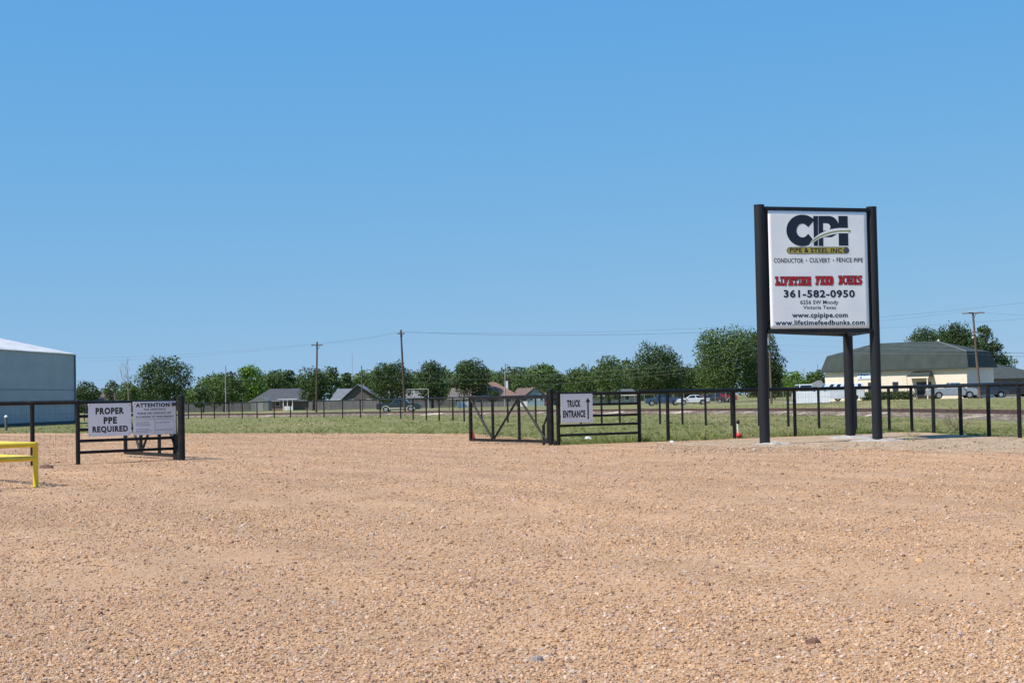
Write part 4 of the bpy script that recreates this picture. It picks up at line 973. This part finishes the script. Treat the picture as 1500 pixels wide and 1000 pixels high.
h = house('house', 'low annex with a long dark roof at the right edge', 1447, 1552, 232, 553, 529, 12, wallmat('annex_wall', (.20, .18, .16)), shingle('shingle_annex', (.05, .058, .055)), (.02, .16), windows=[(.2, .3, .8, 2.0), (.38, .46, .8, 2.0)], cat='annex', trim=PLASTIC)
h = house('shed', 'small pale lean-to left of the cream building', 1186, 1211, 226, 569, 557, 7, wallmat('lean_wall', (.45, .46, .44)), shingle('shingle_lean', (.16, .17, .16)), (.75, .98), cat='shed')
# clipped hedge in front
hx0, hx1 = bx(1262, -1.6), bx(1341, -1.6)
hd = thing('hedge', 'low clipped dark hedge along the cream wall', 'hedge', BL+fd*hx0-fn_*1.6, FA); rg = np.random.default_rng(5)
nh = int((hx1-hx0)/.4); bl = [((i+.5)*.4, rg.uniform(-.15, .15), .55, .5, .6) for i in range(nh)]
V = foliage(bl, 6000, .16, rg); V[:, 2] = np.clip(V[:, 2], .0, 1.15); mesh_quads('foliage', V, LEAF['dark'], hd)
# parking apron
ap = [base(1150, 206), base(1200, 200), base(1560, 196), base(1560, 224), base(1150, 224)]
tag(MB().add([(p.x, p.y, p.z+.03) for p in ap], [(0, 1, 2, 3, 4)]).build('car_park', mat('pale_apron', (.38, .36, .33), .9, c2=(.30, .29, .27), scale=1)), kind='structure')

# ------------------------------------------------------------------ wooden and other far fences
def board_fence(label, pa, pb, Ya, Yb, h_, m, name='board_fence', cat='fence', post=True, z0=0):
    a, b = base(pa, Ya), base(pb, Yb); t = thing(name, label, cat, a, math.atan2((b-a).y, (b-a).x)); L_ = (b-a).xy.length; q = MB(); rr_ = random.Random(int(pa)); x = 0
    while x < L_: q.box((x, 0, z0), (min(x+.27, L_), .03, h_+rr_.uniform(-.03, .03))); x += .29
    q.build('boards', m, t)
    n = int(L_/2.5)+1
    r2 = MB(); r2.box((0, .032, h_*.25), (L_, .07, h_*.25+.09)); r2.box((0, .032, h_*.8), (L_, .07, h_*.8+.09)); r2.build('rails', m, t)
    return t
GW = mat('weathered_boards', (.13, .125, .125), .9, c2=(.20, .19, .185), scale=1.5, stretch=(3, 1, .3)); GW2 = mat('dark_boards', (.085, .085, .09), .9, c2=(.14, .13, .13), scale=1.5, stretch=(3, 1, .3)); PV = mat('white_vinyl', (.78, .78, .76), .5)
board_fence('weathered grey board fence along the far yards at the left', 262, 366, 362, 362, 1.9, GW2)
board_fence('grey board fence between the porch house and the gabled house', 452, 560, 352, 352, 1.85, GW)
board_fence('dark board fence behind the field left of the brown roofed house', 600, 668, 352, 352, 1.6, GW2)
board_fence('short white panel fence left of the brown roofed house', 669, 689, 338, 338, 1.2, PV)
board_fence('small white panel by the blue gabled house', 762, 772, 335, 335, 1.0, PV)
board_fence('grey fence in front of the brown roofed house', 696, 755, 338, 338, 1.0, GW)
board_fence('white vinyl fence in front of the parked white vehicles', 1166.5, 1215, 205, 205, 1.35, PV)
# chain link behind parked cars
cl = thing('chain_link_fence', 'dark chain link fence behind the parked cars left of the tall sign', 'fence', base(930, 268)); a, b = base(930, 268), base(1165, 235); dd = b-a; q = MB(); L_ = dd.length
for z in (1.75, .1): q.tube((0, 0, z), dd+Vector((0, 0, z-0)), .03, n=5)
for i in range(0, 16): p = dd*(i/15); q.tube(p, p+Vector((0, 0, 1.8)), .04, n=5)
q.build('frame', GREYPOLE, cl); q = MB()
for i in range(int(L_/.35)): p = dd*(i*.35/L_); q.tube(p+Vector((0, .02, .05)), p+Vector((0, .02, 1.7)), .006, n=3, caps=False)
q.build('mesh', WIRE, cl)
# swing-like pale frame beside the pole
gf = thing('goal_frame', 'thin pale pipe frame standing behind the green pickup', 'frame', base(612, 300)); q = MB(); wq = 31/2500*300
for x in (-wq/2, wq/2): q.tube((x, 0, 0), (x, 0, 3.55), .045, n=6)
q.tube((-wq/2, 0, 3.55), (wq/2, 0, 3.55), .045, n=6); q.build('frame', mat('pale_pipe', (.5, .5, .48), .5), gf)

# ------------------------------------------------------------------ vehicles (local x forward, y left; wheels on z = 0)
def paint(name, c, rough=.25): return mat(name, c, rough, .1, c2=tuple(v*.9 for v in c), scale=2, coat=.6)
def arch(cx, r, z0, n=8): return [(cx+r*math.cos(R(a)), z0+r*math.sin(R(a))) for a in [180-180*i/n for i in range(n+1)]]
def vehicle(name, label, cat, loc_, rz, L_, W_, belt, roofz, fw, rw, wr, hood, cab, pc_, kind='pickup', nw=2, lower=None, group='vehicles parked or passing beyond the railway', flare=None):
    t = thing(name, label, cat, loc_, rz, group); w2 = W_/2; zb0 = .36
    f, r = L_/2, -L_/2
    # side outline, clockwise from rear bottom, with wheel arches cut in
    prof = [(r, zb0+.1)]+arch(rw, wr+.10, zb0-.02)[0:]+arch(fw, wr+.10, zb0-.02)+[(f-.05, zb0), (f, zb0+.15), (f, hood-.22), (f-.12, hood-.06), (cab[3]+.15, belt), (cab[0], belt), (r+.04, belt if kind == 'pickup' else belt-.02), (r, belt-.06)]
    q = MB(); n = len(prof)
    layers = [(-w2, .97), (-w2+.06, 1.0), (w2-.06, 1.0), (w2, .97)]
    vs = []
    zc = (belt+zb0)/2
    for y, s_ in layers: vs += [(x*(1 if s_ == 1 else .99), y, zc+(z-zc)*s_) for x, z in prof]
    fs = [tuple(range(n)), tuple(range(4*n-1, 3*n-1, -1))]
    for L2 in range(3): fs += [(L2*n+i, (L2+1)*n+i, (L2+1)*n+(i+1) % n, L2*n+(i+1) % n) for i in range(n)]
    q.add(vs, fs)
    if lower: pass
    body = q.build('body', pc_, t)
    bv = body.modifiers.new('bevel', 'BEVEL'); bv.width = .035; bv.segments = 2; bv.limit_method = 'ANGLE'
    # cabin
    c0, c1, c2_, c3 = cab; cw = w2-.05; tw = w2-.24
    q = MB(); q.add([(c0, -cw, belt-.02), (c3, -cw, belt-.02), (c3, cw, belt-.02), (c0, cw, belt-.02), (c1, -tw, roofz), (c2_, -tw, roofz), (c2_, tw, roofz), (c1, tw, roofz)],
        [(4, 5, 6, 7), (0, 1, 5, 4), (1, 2, 6, 5), (2, 3, 7, 6), (3, 0, 4, 7)])
    cb = q.build('cabin', pc_, t); bv = cb.modifiers.new('bevel', 'BEVEL'); bv.width = .06; bv.segments = 3; bv.limit_method = 'ANGLE'
    def lerp(a, b, s_): return tuple(a[i]+(b[i]-a[i])*s_ for i in range(3))
    for s_ in (-1, 1):
        A_, B_, C_, D_ = (c0, s_*cw, belt), (c3, s_*cw, belt), (c2_, s_*tw, roofz), (c1, s_*tw, roofz)
        for i in range(nw):
            u0 = .05+i*.91/nw; u1 = u0+.91/nw-(.05 if nw == 2 else .09)
            lo0, lo1 = lerp(A_, B_, u0), lerp(A_, B_, u1); hi0, hi1 = lerp(D_, C_, u0), lerp(D_, C_, u1)
            pa, pb = lerp(lo0, hi0, .12), lerp(lo1, hi1, .12); pc2, pd = lerp(lo1, hi1, .86), lerp(lo0, hi0, .86)
            o_ = .012*s_; vv = [(p[0], p[1]+o_, p[2]+.004) for p in (pa, pb, pc2, pd)]
            MB().add(vv+[(p[0], p[1]-.03*s_, p[2]) for p in vv], [(0, 1, 2, 3), (7, 6, 5, 4)]+[(i2, i2+4, (i2+1) % 4+4, (i2+1) % 4) for i2 in range(4)]).build('window', GLASS, t)
    for xa, xb, sgn, nm in ((c3, c2_, 1, 'windscreen'), (c0, c1, -1, 'rear_window')):
        vv = [(xa+(xb-xa)*.12+.012*sgn, -cw*.9, belt+(roofz-belt)*.12), (xa+(xb-xa)*.12+.012*sgn, cw*.9, belt+(roofz-belt)*.12), (xa+(xb-xa)*.88+.012*sgn, tw*.88, belt+(roofz-belt)*.88), (xa+(xb-xa)*.88+.012*sgn, -tw*.88, belt+(roofz-belt)*.88)]
        MB().add(vv+[(p[0]-.04*sgn, p[1], p[2]) for p in vv], [(0, 1, 2, 3), (7, 6, 5, 4)]+[(i2, i2+4, (i2+1) % 4+4, (i2+1) % 4) for i2 in range(4)]).build(nm, GLASS, t)
    if kind == 'pickup':                                 # open load bed: dark floor let into the top
        MB().box((r+.14, -w2+.16, belt-.02), (c0-.1, w2-.16, belt+.012)).build('load_bed', PLASTIC, t)
    if lower:
        for s_ in (-1, 1): MB().box((rw+wr+.14, s_*(w2+.004)-.006, zb0+.12), (fw-wr-.14, s_*(w2+.004)+.006, zb0+.27)).build('side_trim', lower, t)
    if flare:
        for cx_ in (rw, fw):
            for s_ in (-1, 1):
                a_ = arch(cx_, wr+.18, zb0-.02, 10); b2 = arch(cx_, wr+.09, zb0-.02, 10)
                MB().prism(a_+b2[::-1], min(s_*(w2-.03), s_*(w2+.03)), max(s_*(w2-.03), s_*(w2+.03))).build('wheel_arch', flare, t)
    for cx_ in (rw, fw):
        for s_ in (-1, 1):
            yy = s_*(w2-.13); q = MB(); q.tube((cx_, yy-.12, wr), (cx_, yy+.12, wr), wr, n=22); wh = q.build('wheel', RUBBER, t)
            q = MB(); q.tube((cx_, yy+s_*.121, wr), (cx_, yy+s_*.132, wr), wr*.62, n=18)
            q.build('rim', CHROME, wh)
    MB().box((f-.02, -w2*.92, zb0+.02), (f+.10, w2*.92, zb0+.22)).build('front_bumper', CHROME if kind == 'pickup' else pc_, t)
    MB().box((r-.12, -w2*.92, zb0+.06), (r+.02, w2*.92, zb0+.26)).build('rear_bumper', CHROME if kind == 'pickup' else pc_, t)
    for s_ in (-1, 1):
        MB().box((f-.10, s_*w2*.78-.16, hood-.42), (f+.015, s_*w2*.78+.16, hood-.24)).build('headlight', LAMPW, t)
        MB().box((r-.015, s_*w2*.9-.08, belt-.42), (r+.1, s_*w2*.9+.08, belt-.14)).build('tail_light', LAMPR, t)
        MB().box((c3-.25, s_*(w2+.12)-.09, belt+.02), (c3-.13, s_*(w2+.12)+.09, belt+.2)).build('mirror', PLASTIC, t)
    MB().box((f+.002, -w2*.5, hood-.45), (f+.012, w2*.5, hood-.2)).build('grille', PLASTIC, t)
    return t
def road_heading(pa, pb): d_ = pb-pa; return math.atan2(d_.y, d_.x)
TANP = mat('tan_trim', (.55, .52, .46), .4)
PK = dict(L_=5.7, W_=2.0, belt=1.22, roofz=1.88, fw=1.85, rw=-1.75, wr=.40, hood=1.18, cab=(-.75, -.35, .75, 1.35))
p = base(584.5, 240); p.z = 0
vehicle('pickup_truck', 'dark green pickup with silver wheel arches driving behind the leaning pole', 'pickup truck', p, R(-4), L_=6.2, W_=2.05, belt=1.25, roofz=1.95, fw=1.75, rw=-1.75, wr=.42, hood=1.22, cab=(-1.0, -.45, .75, 1.45), pc_=paint('paint_green', (.015, .034, .042)), lower=TANP, flare=TANP, kind='pickup')
vehicle('pickup_truck', 'dark blue pickup parked facing left beside the white car', 'pickup truck', base(972, 258), R(180), pc_=paint('paint_blue', (.03, .07, .14)), **PK)
vehicle('car', 'white four door car parked between the blue pickup and the red pickup', 'car', base(1015, 254), R(180), 4.8, 1.85, .95, 1.44, 1.45, -1.35, .34, .92, (-2.0, -.75, .35, 1.35), paint('paint_white', (.75, .76, .77)), 'car')
vehicle('car', 'dark car parked between the white car and the red pickup', 'car', base(1042, 262), R(170), 4.5, 1.85, .98, 1.46, 1.4, -1.3, .34, .92, (-1.7, -.95, .5, 1.2), paint('paint_darkgrey', (.04, .045, .055)), 'car')
vehicle('pickup_truck', 'red pickup parked below the tallest tree', 'pickup truck', base(1052, 268), R(0), pc_=paint('paint_red', (.38, .02, .03)), flare=TANP, **PK)
vehicle('pickup_truck', 'silver pickup parked outside the entrance of the cream building', 'pickup truck', base(1394, 201)+Vector((0, 0, .03)), R(0), pc_=paint('paint_silver', (.33, .37, .42)), **PK)
vehicle('car', 'dark car behind the nose of the silver pickup by the right hand pole', 'car', base(1446, 206)+Vector((0, 0, .03)), R(0), 4.6, 1.85, 1.0, 1.5, 1.4, -1.3, .34, .95, (-1.75, -.95, .5, 1.2), paint('paint_night', (.025, .03, .05)), 'car')
vehicle('suv', 'black high roofed vehicle parked under the annex roof at the right', 'suv', base(1484, 208)+Vector((0, 0, .03)), R(0), 5.0, 2.0, 1.15, 1.85, 1.5, -1.5, .38, 1.1, (-2.3, -2.1, .5, 1.2), paint('paint_black', (.012, .012, .014)), 'car')
# white vehicles behind the vinyl fence
vehicle('van', 'white van behind the left end of the white vinyl fence', 'van', base(1176, 214)+Vector((0, 0, .03)), R(90), 5.2, 2.0, 1.3, 2.25, 1.6, -1.5, .36, 1.2, (-2.5, -2.4, 1.0, 1.7), paint('paint_white2', (.74, .74, .74)), 'car')
vehicle('pickup_truck', 'white pickup behind the right end of the white vinyl fence', 'pickup truck', base(1206, 213)+Vector((0, 0, .03)), R(170), pc_=paint('paint_white4', (.72, .73, .74)), **PK)
vehicle('motorhome', 'long white motorhome with a dark window band between the sign posts', 'motorhome', base(1229, 209)+Vector((0, 0, .03)), R(180), 5.8, 2.2, 1.5, 2.2, 1.9, -1.7, .38, 1.3, (-2.85, -2.75, 1.6, 2.3), paint('paint_white3', (.76, .77, .78)), 'car', 5)

# ------------------------------------------------------------------ utility poles and wires
def upole(label, px0, py0, px1, py1, Y, arm=0, arm_py=None, m=WOODPOLE, r_=.16, armang=0, extras=True, cat='utility pole', name='utility_pole', zoff=0):
    b = base(px1, Y); top = atY(px0, py0, Y); t = thing(name, label, cat, b, 0, 'utility poles along the road' if arm else None)
    l = top-b; MB().tube((0, 0, -.3), l, r_, r_*.68, n=10).build('shaft', m, t); out = [top]
    if arm:
        z = atY(px0, arm_py, Y).z-b.z; f_ = z/l.z; c = l*f_; ax = Vector((math.cos(armang), math.sin(armang), 0))*arm/2
        yo_ = Vector((0, -r_*.8-.05, 0))
        MB().bar(c-ax+yo_, c+ax+yo_, .11, .13).build('crossarm', m, t)
        MB().tube(c+ax*.6+yo_, c-Vector((0, 0, .8))+yo_*.8, .03, n=6).build('brace', m, t)
        q = MB(); out = []
        for s_ in (-.95, -.45, .45, .95):
            p_ = c+ax*s_+yo_; q.tube(p_+Vector((0, 0, .06)), p_+Vector((0, 0, .22)), .04, .03, n=7); out.append(b+p_+Vector((0, 0, .22)))
        q.build('insulators', CERAMIC, t)
    return t, b, l, out
P1 = upole('dark wooden utility pole with one crossarm left of centre', 464.5, 500.5, 463, 604.5, 250, 1.7, 505.5)
P2_ = upole('leaning dark wooden pole in front of the green pickup', 587.2, 483, 593, 602.5, 222, 1.0, 488.5)
P3 = upole('wooden pole seen just right of the sign\'s left post', 1126.5, 478, 1129.5, 588, 215, 0, None, WOODPOLE2)
MB().tube((-.35, -.3, 7.4), (-.35, -.3, 8.3), .26, n=12).build('transformer', CERAMIC, P3[0])
P4 = upole('tall reddish utility pole with angled crossarms in front of the green roofed building', 1425, 458, 1435.5, 585.5, 200, 2.6, 458.5, WOODPOLE2, .17, .9)
q = MB(); ax = Vector((math.cos(-.5), math.sin(-.5), 0))*1.3; c = P4[2]*.995
MB().bar(c-ax+Vector((0, -.2, 0)), c+ax+Vector((0, -.2, 0)), .11, .13).build('crossarm', WOODPOLE2, P4[0])
c = P4[2]*.755; MB().bar(c+Vector((-.35, -.15, 0)), c+Vector((.9, -.15, 0)), .05, .07).build('bracket', CERAMIC, P4[0])
MB().sphere(P4[2]*.71+Vector((-.28, -.1, 0)), .13).build('insulator', CERAMIC, P4[0])
upole('thin grey green light pole before the spreading tree', 330.5, 535.5, 330.5, 590, 340, 0, None, GREYPOLE, .13, cat='pole', name='light_pole')
P5 = upole('short weathered pole beside the grey gabled house', 529.5, 535.5, 530.5, 602, 300, 0, None, WOODPOLE2, .12, cat='pole', name='power_pole')
upole('faint thin radio mast behind the grey gabled house', 516, 517, 516, 585, 430, 0, None, GREYPOLE, .06, cat='mast', name='radio_mast')
P6 = upole('white lower pole beside the chimney of the brown roofed house', 740, 532, 739.5, 588, 320, 0, None, GREYPOLE, .13, cat='pole', name='power_pole')
upole('short grey pole between the trees left of the brown roofed house', 675.5, 543, 675.5, 588, 345, 0, None, GREYPOLE, .10, cat='pole', name='power_pole')
for lb, px, yt in (('thin dark stake in the field left of the white panel fence', 658, 571), ('thin dark stake in front of the white panel fence', 673.5, 571), ):
    upole(lb, px, yt, px, 600, 265, 0, None, CABLE, .05, cat='stake', name='thin_post')
upole('distant thin pole above the low trees right of the tallest tree', 1177.5, 540, 1177.5, 572, 360, 0, None, GREYPOLE, .1, cat='pole', name='power_pole')
upole('distant thin pole beside the roof edge of the cream building', 1197.5, 533, 1197.5, 572, 330, 0, None, GREYPOLE, .1, cat='pole', name='power_pole')
def wire(label, pts_, sag=.6, r_=.009, m=None):
    q = MB(); o0 = Vector(pts_[0])
    for a, b in zip(pts_[:-1], pts_[1:]):
        a = Vector(a)-o0; b = Vector(b)-o0; L_ = (b-a).length; s_ = sag*(L_/60)**1.5
        pp = [a.lerp(b, i/16)-Vector((0, 0, 4*s_*(i/16)*(1-i/16))) for i in range(17)]; q.path(pp, r_, 4)
    o = q.build('overhead_wire', m or CABLE, None, o0); return tag(o, label, 'wire', 'overhead power lines')
A1, A2 = P1[3], P2_[3]
for i, j, lb in ((0, 0, 'upper far left overhead wire through both crossarmed poles'), (3, 3, 'lower far left overhead wire through both crossarmed poles')):
    R0 = atY(-40, (527 if i else 519), 330); ex = atY(1560, 462 if i else 436, 150)
    wire(lb, [R0, A1[i], A2[j], atY(1060, 486 if i else 479, 190), ex], .5)
wire('middle overhead wire crossing the sky to the right hand pole', [A2[1], P3[1]+P3[2]*.97, P4[3][0]], .9)
wire('overhead wire leaving the right hand pole at the right edge', [P4[3][3], atY(1580, 461, 150)], .3)
lw = [(110, 557, 330), (300, 551, 330), (463, 545, 250), (593, 551, 222), (740, 556, 240)]
wire('low service wire in front of the left hand trees', [atY(*p_) for p_ in lw], .5, .010, CABLE2)
for k_, (ya, yb, yc, yd) in enumerate(((549, 535, 499, 516), (556, 541, 520, 518), (563, 546, 525, 522))):
    wire(('highest', 'middle', 'lowest')[k_]+' of the three low wires rising to the pole behind the sign', [atY(593, ya-3, 222), atY(800, ya, 222), atY(1000, yb, 216), P3[1]+P3[2]*(.86-.09*k_), P4[1]+P4[2]*(.60-.04*k_)], .4, .011, CABLE2)
wire('upper thick cable running right from the right hand pole', [P4[1]+P4[2]*.56, atY(1500, 517, 170), atY(1600, 520, 140)], .2, .02)
wire('lower thick cable running right from the right hand pole', [P4[1]+P4[2]*.52, atY(1500, 522, 170), atY(1600, 526, 140)], .2, .02)
